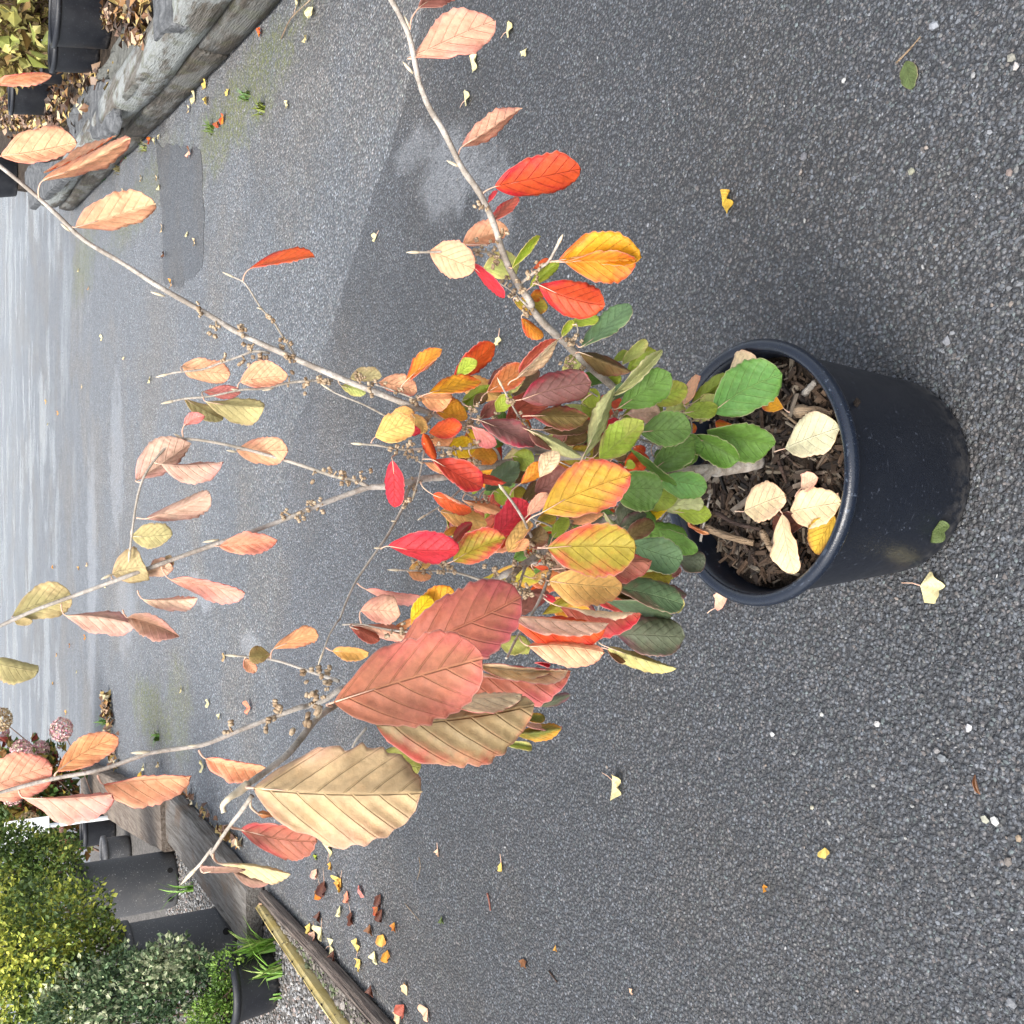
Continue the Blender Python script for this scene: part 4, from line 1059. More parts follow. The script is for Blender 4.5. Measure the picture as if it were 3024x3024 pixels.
for X, Y, th, l, tp in ((1905, 1180, -.3, 130, 'lime'), (1960, 1290, .3, 120, 'green'), (1860, 1460, .1, 140, 'greenlime'), (1900, 1570, .2, 130, 'green'), (1880, 1640, .5, 130, 'lime'), (1800, 1560, -.2, 140, 'green'), (1830, 1260, -.5, 140, 'greenlime'), (1990, 1510, .1, 110, 'lime'), (1780, 1690, .3, 140, 'green'), (1930, 1350, -.1, 130, 'green'), (1850, 1100, -.6, 110, 'lime'), (2020, 1220, -.2, 100, 'greenlime')):
    LL('O', [(X, Y, X + l * math.cos(th), Y + l * math.sin(th), l * .27, l * .27, tp, 'limeU', 'T', dict(Z=1.33))])
# leaves deeper in the shrub, mostly hidden
for q in range(58):
    X = 1640 + max(-330, min(330, rnd.gauss(0, 170))); Y = 1440 + max(-320, min(330, rnd.gauss(0, 180)))
    th = rnd.gauss(0, .7); l = rnd.uniform(95, 165)
    tp, un = rnd.choice((('plumolive', 'olive'), ('oligold', 'limeU'), ('plum', 'mauve'), ('goldT', 'gold'), ('redbrown', 'peach'), ('greenlime', 'limeU'), ('dkgreen', 'palegreen'), ('brownor', 'orangeU'), ('redor', 'peach'), ('red', 'peach'), ('orange', 'gold'), ('sunset', 'gold'), ('sunset2', 'gold')) if X < 1800 else (('dkgreen', 'palegreen'), ('green', 'palegreen'), ('plumgreen', 'palegreen'), ('lime', 'limeU')))
    h = l * rnd.uniform(.2, .3)
    LL('O', [(X, Y, X + l * math.cos(th), Y + l * math.sin(th), h, h * rnd.uniform(.6, 1.1), tp, un, rnd.choice('TTU'), dict(Z=1.29 + rnd.uniform(0, .06)))])
# big leaves on the shoot that reaches towards the camera
LL('H', [
 (1185, 285, 1420, 75, 84, 96, 'orange', 'peach', 'T', dict(Z=.82)),
 (1185, 250, 1290, 120, 54, 60, 'yellow', 'gold', 'T', dict(Z=.815)),
 (1110, 425, 1818, 118, 205, 196, 'roseplum', 'peach', 'T', dict(Z=.74, pleat=.020, wave=.05, dz=-.01, lab='large plum red leaf above the rose leaf')),
 (745, 722, 1597, 470, 226, 268, 'rose', 'peach', 'T', dict(Z=.585, at=(735, 745), pleat=.020, dz=0.0, lab='large dusty rose leaf close to the camera')),
 (985, 850, 1888, 735, 120, 258, 'olivebrown', 'cream', 'T', dict(Z=.68, pleat=.020, dz=.01, lab='large olive brown leaf with a red lower margin')),
 (1290, 700, 1800, 680, 16, 66, 'redbrown', 'cream', 'U', dict(Z=.668, sB=1)),
 (285, 1212, 1250, 1235, 246, 296, 'tan', 'peach', 'T', dict(Z=.525, pleat=.023, wave=.05, dz=0.0, at=(262, 1200), lab='largest leaf, tan and pleated, closest to the camera')),
 (955, 1030, 1240, 1095, 86, 86, 'olivegreen', 'limeU', 'T', dict(Z=.70)),
 (1020, 880, 1130, 960, 34, 30, 'redor', 'peach', 'T', dict(Z=.71)),
 (210, 1448, 650, 1512, 66, 104, 'rosebrown', 'peach', 'T', dict(at=(155, 1422), Z=.57, pleat=.018)),
 (310, 1355, 400, 1375, 14, 20, 'orange2', 'orangeU', 'U', dict(at=(268, 1280), Z=.56)),
 (400, 418, 645, 330, 56, 50, 'redor', 'orangeU', 'U', dict(at=(385, 472))),
 (735, 430, 940, 440, 26, 48, 'goldT', 'gold', 'U', dict(at=(700, 410))),
 (1680, 380, 1850, 380, 44, 56, 'olivegreen', 'olive', 'T', dict(Z=1.1)),
 (1600, 470, 1640, 390, 24, 30, 'brownor', 'gold', 'T', dict(Z=1.05)),
])
LL('K', [
 (1545, 640, 1420, 655, 46, 52, 'olive', 'peach', 'T', dict(at=(1530, 665))),
 (1395, 665, 1455, 745, 34, 30, 'redor', 'peach', 'U'),
 (-60, 690, 202, 745, 70, 92, 'olivegreen', 'olive', 'U', dict(Z=.98)),
])
LL('M', [
 (400, 260, 1342, 225, 60, 262, 'roseplum', 'cream', 'T', dict(Z=.76, pleat=.014, dz=0.0, curlA=(60, 150, .2))),
 (545, 175, 1300, 225, 32, 84, 'redbrown', 'cream', 'U', dict(Z=.748, sB=1)),
 (1085, 515, 1325, 425, 40, 38, 'plumgreen', 'pinkred', 'T', dict(Z=.80)),
 (955, 605, 1128, 605, 46, 34, 'greenyel', 'gold', 'T', dict(Z=.84)),
 (868, 735, 1250, 695, 50, 84, 'greenyel', 'peachpink', 'T', dict(Z=.82)),
 (930, 640, 1252, 680, 8, 34, 'plum', 'peachpink', 'U', dict(Z=.812)),
 (782, 825, 1018, 848, 32, 30, 'lime', 'limeU', 'U', dict(Z=.86)),
 (1045, 160, 1160, 185, 14, 18, 'crim', 'pinkred', 'T', dict(Z=1.06)),
])
LL('B', [
 (1218, 1037, 1608, 1100, 12, 66, 'olive', 'creamG', 'U', dict(at=(1185, 980), Z=.565)),
 (1130, 1088, 1345, 1075, 26, 18, 'mauvebrown', 'mauve', 'T', dict(at=(1125, 1050), Z=.56)),
 (1300, 1085, 1500, 1145, 20, 38, 'mauvebrown', 'mauve', 'T', dict(Z=.572)),
 (1145, 455, 1490, 515, 22, 84, 'redor', 'peach', 'U', dict(at=(1108, 405))),
 (575, 597, 1045, 555, 12, 148, 'redor', 'peach', 'U', dict(at=(545, 545))),
 (130, 672, 605, 655, 16, 140, 'redor', 'pink', 'U', dict(at=(105, 630))),
 (318, 525, 640, 338, 84, 78, 'redor', 'orangeU', 'U', dict(at=(305, 550))),
 (-90, 630, 272, 500, 130, 128, 'redor', 'salmon', 'U', dict(at=(-60, 640), dzb=.012)),
])
LL('I', [
 (370, 1772, 765, 1825, 34, 108, 'redbrown', 'mauveP', 'U', dict(at=(350, 1705))),
 (725, 1785, 1015, 1892, 44, 84, 'mauvebrown', 'cream', 'T', dict(at=(700, 1740))),
 (815, 1682, 1115, 1675, 14, 68, 'redbrown', 'creampink', 'U', dict(at=(785, 1630))),
 (970, 1568, 1385, 1645, 28, 92, 'redor', 'pink', 'U', dict(at=(920, 1490))),
 (72, 1775, 410, 1660, 112, 92, 'olivegreen', 'olive', 'U', dict(dzb=.012)),
 (75, 1795, 185, 1805, 18, 30, 'olivegreen', 'olivetan', 'U', dict(dzb=.015)),
 (640, 1535, 830, 1500, 112, 98, 'olivegreen', 'olivetan', 'U', dict(dzb=.012)),
 (828, 1545, 982, 1490, 62, 40, 'redor', 'creampink', 'U', dict(dzb=.02)),
 (905, 1478, 985, 1460, 30, 30, 'olivegreen', 'olivetan', 'U', dict(dzb=.02)),
 (1250, 1378, 1575, 1345, 54, 66, 'redor', 'salmon', 'U', dict(at=(1210, 1370))),
 (830, 1222, 1175, 1080, 34, 84, 'redbrown', 'mauve', 'U', dict(at=(780, 1215))),
 (750, 1320, 972, 1312, 74, 66, 'olivegreen', 'olive', 'U', dict(at=(755, 1280))),
 (918, 910, 1268, 895, 16, 108, 'redbrown', 'mauveP', 'U', dict(at=(880, 900))),
 (775, 1000, 1072, 790, 112, 62, 'redbrown', 'mauve', 'U', dict(dzb=.02)),
 (1048, 690, 1158, 632, 42, 28, 'crim', 'pinkred', 'U', dict(at=(1045, 755))),
 (1050, 535, 1258, 658, 42, 46, 'olivegreen', 'olive', 'U', dict(dzb=.012)),
 (1172, 552, 1502, 585, 50, 100, 'olivegreen', 'olive', 'U', dict(dzb=-.004)),
 (1160, 495, 1370, 500, 44, 36, 'crim', 'pinkred', 'U', dict(dzb=.014)),
 (1370, 440, 1630, 405, 98, 46, 'redor', 'peach', 'U', dict(at=(1355, 475))),
 (1038, 350, 1312, 395, 72, 74, 'redor', 'peach', 'U', dict(dzb=.012)),
 (1350, 830, 1640, 835, 82, 76, 'redor', 'peach', 'U', dict(dzb=.012)),
])
LL('A', [
 (2, 890, 436, 812, 122, 54, 'redor', 'peach', 'U', dict(Z=1.07)),
 (242, 1030, 727, 785, 40, 54, 'redor', 'peach', 'U', dict(at=(222, 1130), Z=1.08)),
 (250, 985, 650, 772, 44, 18, 'redor', 'peach', 'T', dict(Z=1.088)),
 (432, 1297, 882, 1160, 122, 74, 'redor', 'peach', 'U', dict(at=(400, 1295))),
 (1420, 1535, 1782, 1464, 58, 14, 'redor', 'cream', 'T', dict(at=(1385, 1605), sB=1, lab='orange red folded leaf alone on a twig')),
 (-40, 492, 276, 430, 28, 34, 'redor', 'peach', 'U', dict(Z=1.02)),
])

# dry split seed husks in clusters along the wood
def capsule_shape():
    vs, fs = [], []
    for sx in (-1, 1):
        o = len(vs)
        for q in ICO_V:
            vs.append((q[0] * .55 + sx * .42, q[1] * .62, q[2] * .8 + .35 + (.28 if q[2] > .5 else 0)))
        fs += [tuple(o + t for t in f) for f in ICO_F]
    return np.array(vs), fs
CPV, CPF = capsule_shape()
def capsules(v, x, y, n=6, spread=1.0):
    X, Y = V(v, x, y)
    nb = near_branch(X, Y)
    Z = nb[2][2] - .006
    c = px(X, Y, Z)
    vs, fs = [], []
    for k in range(n):
        off = np.array([rnd.gauss(0, 1) for _ in range(3)]) * .0042 * spread
        R = np.array(Matrix.Rotation(rnd.uniform(0, 6.28), 3, Vector((rnd.gauss(0, 1), rnd.gauss(0, 1), rnd.gauss(0, 1))).normalized()))
        s = rnd.uniform(.0025, .0037)
        o = len(vs)
        vs += [c + off + R @ (q * s) - ROOT for q in CPV]
        fs += [tuple(o + t for t in f) for f in CPF]
    d = nb[3] - c
    tv, tf = tube_arrays([c - ROOT, nb[3] - ROOT], [.0011, .0011], 5)
    if np.linalg.norm(d) < .04:
        o = len(vs); vs += tv; fs += [tuple(o + t for t in f) for f in tf]
    link('seed_husks', mesh('seed_husks', vs, fs, True), nb[1], None, [M_CAPS])
for v, pts in {
 'D': [(1145, 50, 4), (1320, 270, 6), (1280, 440, 8), (1120, 420, 6), (1200, 370, 5), (1640, 500, 4), (1550, 590, 8), (1480, 680, 7), (1375, 640, 4), (1410, 770, 5), (1530, 890, 7), (260, 1500, 8), (190, 1400, 5), (640, 1600, 7), (720, 1790, 9), (510, 1510, 3), (1060, 1790, 8), (1120, 1690, 7), (1270, 1740, 5), (1410, 1620, 8), (1480, 1770, 10), (1890, 1110, 6), (1890, 1300, 4)],
 'E': [(470, 390, 3), (560, 310, 5), (610, 390, 6), (760, 280, 5), (860, 390, 8), (960, 390, 6), (1100, 450, 6), (1130, 300, 7), (200, 580, 6), (90, 640, 5), (15, 540, 4), (570, 650, 5), (530, 800, 4), (1200, 755, 5), (1120, 785, 4), (660, 1300, 5), (710, 1375, 5), (890, 1310, 6), (870, 1240, 4), (1270, 1330, 8), (1330, 1460, 10), (1430, 1420, 9), (1600, 1110, 7), (1560, 1190, 6), (1440, 1290, 7), (1740, 1330, 6), (1690, 1240, 6), (1510, 1490, 6), (1890, 1010, 8), (1590, 270, 7), (515, 1805, 4), (430, 1850, 2)],
 'G': [(510, 450, 9), (235, 560, 8), (330, 700, 7), (300, 860, 4), (30, 920, 8), (140, 950, 6), (1210, 390, 7), (880, 290, 4)],
 'I': [(1130, 15, 5), (1230, 130, 5), (1390, 150, 7), (1430, 250, 7), (1490, 300, 6), (1620, 210, 7), (1655, 300, 8), (1560, 80, 3), (1400, 320, 4), (1280, 290, 2), (1750, 455, 5), (1840, 430, 9), (1650, 410, 2), (1920, 950, 3), (1785, 970, 2), (1630, 1185, 3), (1720, 1210, 4), (1770, 1140, 5), (1840, 1140, 3)],
 'K': [(1830, 740, 5), (1880, 810, 4), (1730, 765, 2), (1610, 945, 4), (1790, 900, 7), (1520, 1050, 3), (1310, 1055, 2), (1755, 1025, 5)],
 'F': [(540, 310, 8), (500, 470, 5), (610, 550, 5), (870, 900, 6), (980, 1220, 4), (1490, 850, 6), (1570, 930, 7), (1470, 890, 4)],
}.items():
    for x, y, n in pts:
        capsules(v, x, y, n)
# narrow resting buds beside the stems
for v, x, y, tx, ty in (('J', 425, 420, 365, 350), ('J', 405, 165, 372, 85), ('J', 685, 950, 615, 915), ('J', 560, 700, 545, 640), ('A', 400, 1320, 345, 1275), ('A', 940, 1690, 858, 1665), ('A', 1500, 1765, 1465, 1755),
                        ('K', 860, 1200, 745, 1205), ('K', 1150, 1165, 1070, 1165), ('K', 300, 1350, 240, 1365), ('K', 560, 1310, 480, 1325), ('K', 640, 185, 575, 215), ('I', 1250, 1340, 1155, 1355), ('I', 1370, 490, 1315, 480), ('I', 1560, 475, 1495, 490),
                        ('I', 1350, 840, 1290, 830), ('I', 1050, 770, 990, 735), ('D', 1000, 360, 945, 355), ('E', 345, 1155, 285, 1155), ('E', 470, 935, 425, 935), ('H', 640, 820, 680, 765), ('E', 690, 470, 645, 445)):
    X, Y = V(v, x, y); nb = near_branch(X, Y)
    a, b = px(X, Y, nb[2][2]), px(*V(v, tx, ty), nb[2][2] - .004)
    r = min(.0017, .09 * np.linalg.norm(b - a) + .0005)
    vv, ff = tube_arrays([a - ROOT, a + (b - a) * .35 - ROOT, a + (b - a) * .7 - ROOT, b - ROOT], [r * .5, r, r * .85, r * .12], 8)
    link('bud', mesh('bud', vv, ff, True), nb[1], None, [M_BUD])

# ------------------------------------------------------------------ fallen leaves
def fallen(v, bx, by, tx, ty, w, top, under, face, label, z=.011, lift=.004, group=None, curl=(8, 22), stalk=None, shape='obo', nu=14, cat='fallen leaf', name='fallen_leaf', tilt=.0):
    global leafno
    leafno += 1
    b, t = V(v, bx, by), V(v, tx, ty)
    B, T = gr(*b, z), gr(*t, z + lift)
    L = np.linalg.norm(T - B); a = (T - B) / L
    n = np.array((0, 0, 1.0)); n = n - a * n.dot(a); n /= np.linalg.norm(n)
    p = np.cross(n, a)
    if tilt: p = p * math.cos(tilt) + n * math.sin(tilt); n = np.cross(a, p)
    st = gr(*V(v, *stalk), z + .003) if stalk else None
    core = leaf_core(B, T, p, n, w * L, w * L, curl, curl, face == 'T', 0, .04, .010, .03, leafno, shape, st, .0009, 0, nu)
    o = leaf_object(name, core, top, under, None, B, (0, 0, 0))
    return tag(o, label, cat, group)
SZ = SOIL + .016
fallen('C', 720, 730, 1000, 625, .30, 'oligold', 'whitegreen', 'U', 'pale grey green leaf with brown streaks lying on mulch by the near rim', SZ, .004, stalk=(665, 747), nu=24)
fallen('C', 512, 1050, 724, 965, .33, 'gold', 'cream', 'U', 'cream leaf in the middle of the pot, nearest to the stem', SZ, .004, stalk=(465, 1048), nu=24)
fallen('C', 745, 1052, 1005, 1005, .30, 'gold', 'cream', 'U', 'cream leaf lying partly under the near rim of the pot', SZ, .002, stalk=(732, 1050), nu=24)
fallen('C', 706, 1062, 772, 1366, .29, 'gold', 'cream', 'U', 'largest cream veined leaf on the mulch, overlapping a red leaf', SZ + .010, .004, stalk=(690, 1035), nu=24)
fallen('C', 972, 1072, 870, 1262, .42, 'yelB', 'gold', 'T', 'yellow leaf blotched brown lying on the mulch under the rim', SZ + .003, .002, nu=24)
fallen('C', 835, 1100, 655, 1120, .26, 'darkred', 'plum', 'T', 'dark red leaf mostly hidden beneath the cream leaves', SZ - .004, .0, nu=20)
fallen('C', 802, 930, 888, 878, .36, 'redor', 'creampink', 'U', 'small pinkish cream leaf with thin stalk lying on mulch', SZ + .004, .008, stalk=(770, 975), curl=(10, 50))
fallen('C', 225, 1105, 335, 1165, .16, 'brownor', 'orangeU', 'U', 'curled orange brown dead leaf against the far left pot wall', SZ + .004, .0, curl=(30, 120))
fallen('C', 712, 525, 600, 468, .34, 'orange', 'orangeU', 'T', 'orange yellow leaf lying on mulch under the bright green leaf', SZ, .006, stalk=(742, 547))
fallen('C', 440, 340, 585, 300, .34, 'gold', 'cream', 'U', 'pleated cream leaf on the mulch near the right rim', SZ + .012, .01)
fallen('C', 990, 955, 975, 985, .4, 'gold', 'creampink', 'U', 'tiny pink cream leaf scrap tucked under the near rim', SZ, .0)
fallen('C', 362, 1540, 428, 1478, .30, 'redor', 'creampink', 'U', 'pinkish cream leaf on the asphalt behind the pot, left side', .013, .012, stalk=(325, 1565), curl=(10, 45))

def fan(v, x, y, size, ang, col, label, group=None, z=.010, stalk=True, fold=0.0, nseg=20, spread=None, cat='fallen leaf', at=None, tiltm=None):
    """fan shaped leaf with a thin stalk; size in metres, ang = world yaw"""
    c = gr(*V(v, x, y), z) if at is None else np.array(at)
    vs, fs, uvd, ed = [], [], [], []
    if spread is None: spread = rnd.uniform(1.5, 2.6)
    size = size * .92
    th0 = -spread / 2
    rows = 5
    ph = rnd.uniform(0, 6)
    for i in range(rows + 1):
        for k in range(nseg + 1):
            th = th0 + spread * k / nseg
            r = size * (i / rows) * (.9 + .09 * math.cos(k * 6 / nseg + ph) + .04 * math.cos(k * 17 / nseg + ph)) * (1 - .22 * math.exp(-((k - nseg * .5) / (nseg * .06)) ** 2) * (i / rows) ** 3) * (.72 + .28 * math.sin(math.pi * min(1, max(0, (k + .6) / (nseg + 1.2)))) ** .5)
            xx, yy = r * math.cos(th), r * math.sin(th)
            zz = .12 * size * (math.sin(k * 14 / nseg + ph) + 1) * (i / rows) ** 1.5 + abs(yy) ** 1.3 * fold * 1.6
            vs.append((xx, yy, zz + .002)); uvd.append((i / rows, .05 + .1 * k / nseg)); ed.append(i / rows * .9)
    n0 = len(vs)
    vs += [(a, b, q - .0006) for a, b, q in vs[:n0]]; uvd += uvd[:n0]; ed += ed[:n0]
    w_ = nseg + 1
    for i in range(rows):
        for k in range(nseg):
            q = (i * w_ + k, i * w_ + k + 1, (i + 1) * w_ + k + 1, (i + 1) * w_ + k)
            fs.append(q); fs.append(tuple(n0 + t for t in reversed(q)))
    mi = [0] * len(fs)
    if stalk:
        tv, tf = tube_arrays([(.1 * size, 0, .002), (-.3 * size, .04 * size, .003), (-.75 * size, -.05 * size, .002)], [.0009, .0008, .0011], 5)
        o = len(vs); vs += [tuple(t) for t in tv]; fs += [tuple(o + t for t in f) for f in tf]; mi += [2] * len(tf)
        uvd += [(0, 0)] * len(tv); ed += [0] * len(tv)
    me = mesh('fallen_leaf', vs, fs, True)
    for mt in (M_LT, M_LU, M_PET): me.materials.append(mt)
    me.polygons.foreach_set('material_index', mi)
    li = np.zeros(len(me.loops), np.int32); me.loops.foreach_get('vertex_index', li)
    uvd = np.array(uvd); ed = np.array(ed)
    me.uv_layers.new(name='leaf').data.foreach_set('uv', uvd[li].astype(np.float32).ravel())
    me.uv_layers.new(name='edge').data.foreach_set('uv', np.c_[ed[li], ed[li]].astype(np.float32).ravel())
    o = link('fallen_leaf', me, None, c)
    o.rotation_euler = (rnd.uniform(-.1, .1), rnd.uniform(-.1, .1), ang)
    if tiltm is not None: o.rotation_euler = tiltm
    setpal(o, col, col)
    return tag(o, label, cat, group)
# picture direction to yaw: picture right is towards the camera (-Y), picture down is world left (-X)
def yaw(dx, dy):
    return math.atan2(-dx, -dy)
fan('C', 1408, 1425, .046, yaw(1, .15), 'paleY', 'pale yellow fan leaf with stalk on asphalt just left of the pot')
fan('M', 1680, 1110, .052, yaw(1, .3), 'paleY', 'pale yellow fan leaf, folded, alone on the open asphalt left of the shrub', fold=.55)
fan('J', 960, 185, .040, yaw(1, -.1), 'paleY', 'pale yellow fan leaf at the right edge of the asphalt near the top branch', fold=.2)
fan('J', 765, 395, .045, yaw(.9, -.5), 'paleY', 'torn pale cream leaf beside the top branch, paler than its neighbours', stalk=False)
fan('J', 722, 578, .042, yaw(1, -.2), 'paleY', 'pale fan leaf with long stalk beside the curved grey branch', fold=.4)
fan('J', 1062, 285, .022, yaw(0, 1), 'paleY', 'tiny round whitish leaf on the right asphalt', stalk=False, spread=3.0)
fan('J', 220, 1340, .036, yaw(-1, .3), 'paleY', 'small pale folded leaf on the seam between the two asphalts', fold=.5)
fan('D', 1310, 1085, .030, yaw(-.2, 1), 'paleY', 'small pale yellow leaf on the dark asphalt between two stems')
fan('L', 930, 665, .030, yaw(0, 1), 'yelT', 'small curled yellow leaf left of the shrub on bare asphalt', fold=1.2, spread=1.2)
fan('L', 568, 590, .026, yaw(0, 1), 'creampink', 'small curled tan leaf on the asphalt beyond the tan pleated leaf', fold=.8, spread=1.6)
fan('R', 255, 1145, .038, yaw(1, -.3), 'yelB', 'yellow leaf with brown flecks on the asphalt right of the pot', stalk=False)
fallen('R', 1275, 340, 1310, 500, .34, 'olvT', 'green2', 'T', 'flat dull green leaf pressed on the near right asphalt', .010, .0, shape='oval', curl=(0, 4))
stick('twig', 'thin straw coloured stem lying above the flat green leaf', 'twig', [gr(*V('R', 1220, 350), .011), gr(*V('R', 1290, 280), .013), gr(*V('R', 1355, 205), .010)], .0016, M_STK)
fallen('S', 1660, 540, 1690, 655, .28, 'brown', 'brown', 'T', 'curled reddish brown dead leaf on the near left asphalt', .013, .004, curl=(40, 110))
fan('S', 825, 948, .020, yaw(.4, 1), 'yelT', 'small yellow curled leaf on the near left asphalt', stalk=False, fold=.9)
fan('S', 478, 1166, .016, yaw(1, 0), 'goldT', 'tiny tan leaf scrap on the near left asphalt', stalk=False, fold=.5)
stick('twig', 'short reddish stick alone on the left asphalt', 'twig', [gr(*V('L', 848, 845), .011), gr(*V('L', 858, 890), .012), gr(*V('L', 866, 945), .010)], .0028, mat_plain('red stick', (.18, .06, .04), (.28, .11, .08), .7, 40))
stick('twig', 'thin straw on the asphalt beside the dead leaf pile', 'twig', [gr(*V('L', 378, 905), .010), gr(*V('L', 460, 1002), .010)], .0012, M_STK)
stick('twig', 'curved pale straw on asphalt beyond the tan pleated leaf', 'twig', [gr(*V('L', 458, 640), .010), gr(*V('L', 466, 700), .012), gr(*V('L', 448, 770), .010)], .0011, M_STK)
stick('twig', 'dark reddish stick on the asphalt toward the lower left corner', 'twig', [gr(*V('L', 1200, 1290), .010), gr(*V('L', 1245, 1352), .010)], .0026, M_STKD)
fan('L', 1055, 1218, .026, yaw(.3, 1), 'brown', 'small dull brown leaf on the asphalt at the lower left', stalk=False, fold=.2)
fan('L', 1240, 1140, .018, yaw(.5, 1), 'gold', 'tiny arched tan leaf rib on the left asphalt', stalk=False, fold=1.2, spread=1.0)
fan('L', 1665, 1412, .016, yaw(1, -1), 'creampink', 'tiny cream scrap of leaf near the lower left corner', stalk=False, fold=.4)
fan('L', 590, 975, .030, yaw(.5, .5), 'olvT', 'dark crumpled leaf lump on the asphalt by the straw', stalk=False, fold=.8)
# heap by the yellow strip
G2 = 'fallen leaves in the drift beside the yellow strip'
for (v, x, y, s, dx, dy, col, lab, fo) in (
 ('L', 110, 1185, .055, .2, -1, 'yelT', 'bright yellow fan leaf nearest the brown kerb rail', .3),
 ('L', 125, 1225, .045, -.3, 1, 'yelT', 'golden yellow leaf half under the bright fan leaf', .3),
 ('L', 205, 1175, .05, .2, 1, 'paleY', 'pale yellow fan leaf at the near end of the leaf pile', .2),
 ('L', 255, 1080, .05, .1, 1, 'gold', 'large golden leaf on top of the brown leaf pile', .3),
 ('L', 280, 1170, .045, .4, 1, 'goldT', 'tan yellow leaf at the left of the leaf pile', .4),
 ('L', 180, 1020, .045, .4, 1, 'brown', 'brown crumpled leaf at the right of the leaf pile', .7),
 ('L', 320, 1010, .035, .3, 1, 'goldT', 'small tan leaf touching the leaf pile', .5),
 ('L', 15, 760, .045, -.4, 1, 'gold', 'golden fan leaf next to the pink strip leaf', .3),
 ('L', 5, 840, .05, .3, -1, 'goldT', 'orange leaf beside the dark leaf drift', .4),
 ('L', 50, 830, .05, .2, 1, 'salmon', 'pinkish tan leaf in the drift, right of the orange one', .3),
 ('L', 10, 915, .045, .4, 1, 'paleY', 'creamy white leaf at the near end of the drift', .5),
 ('L', 70, 950, .055, .6, 1, 'darkred', 'dark maroon wet leaf in the drift', .3),
 ('L', 240, 850, .05, .1, 1, 'darkred', 'dark red wet leaf at the far end of the leaf pile', .6),
 ('L', 250, 935, .05, .1, 1, 'darkred', 'dark maroon curled leaf in the middle of the leaf pile', .8),
 ('L', 225, 920, .04, .1, 1, 'brownor', 'orange brown leaf in the middle of the leaf pile', .6),
 ('L', 375, 1480, .05, -.1, 1, 'redbrown', 'twisted red brown leaf at the lower left edge', .9),
 ('L', 392, 1430, .045, -.6, -1, 'cream', 'cream leaf above the twisted red brown leaf', .4),
 ('L', 350, 1545, .04, -.6, 1, 'cream', 'cream leaf below the twisted red brown leaf', .4),
 ('L', 510, 1505, .045, -.4, 1, 'creampink', 'peach coloured leaf near the lower left edge', .3),
 ('L', 170, 1490, .03, .5, 1, 'salmon', 'small pink scrap beside the brown kerb rail', .4),
 ('L', 185, 1370, .045, .5, 1, 'darkred', 'black maroon wet leaf close to the brown rail', .5),
 ('U', 1745, 75, .055, .5, -1, 'paleY', 'pale yellow round leaf, farther of the two by the leaf drift', .2),
 ('U', 1755, 165, .035, .2, 1, 'gold', 'small yellow leaf touching the pale round leaf', .3),
 ('U', 1600, 145, .03, .2, -1, 'lime', 'small lime yellow leaf at the far end of the drift', .3),
 ('U', 1605, 240, .045, .3, 1, 'creampink', 'cream leaf above the golden leaf in the drift', .6),
 ('U', 1690, 370, .07, .3, 1, 'darkred', 'large dark maroon leaf under the golden leaf', .4),
 ('U', 1640, 420, .06, .6, 1, 'orange2', 'golden orange leaf lying on the maroon leaf', .5),
 ('U', 1870, 350, .055, -.5, 1, 'yelT', 'yellow fan leaf with its point toward the road', .5),
 ('U', 1535, 830, .05, .2, 1, 'yelT', 'yellow leaf beside the brown rail, above the tan one', .6),
 ('U', 1580, 920, .055, .2, 1, 'creampink', 'tan crumpled leaf touching the brown rail', .5),
 ('U', 1660, 880, .06, -.3, 1, 'paleY', 'pale yellow fan leaf left of the tan crumpled leaf', .4),
 ('U', 1750, 1085, .055, .8, -.4, 'paleY', 'cream leaf by the lower part of the brown rail', .4),
 ('U', 1640, 700, .05, .3, 1, 'darkred', 'black wet leaf between the yellow leaf and the drift', .7),
 ('U', 1790, 1130, .05, .3, 1, 'darkred', 'dark red leaf below the cream leaf by the rail', .5)):
    fan(v, x, y, s, yaw(dx, dy), col, lab, G2, stalk=(s > .05), fold=fo, z=.010 if v == 'L' else .006)
fallen('L', 112, 800, 145, 870, .2, 'salmon', 'pinkred', 'U', 'narrow pink strip of leaf left of the leaf drift', .010, .004, curl=(10, 40), shape='oval')

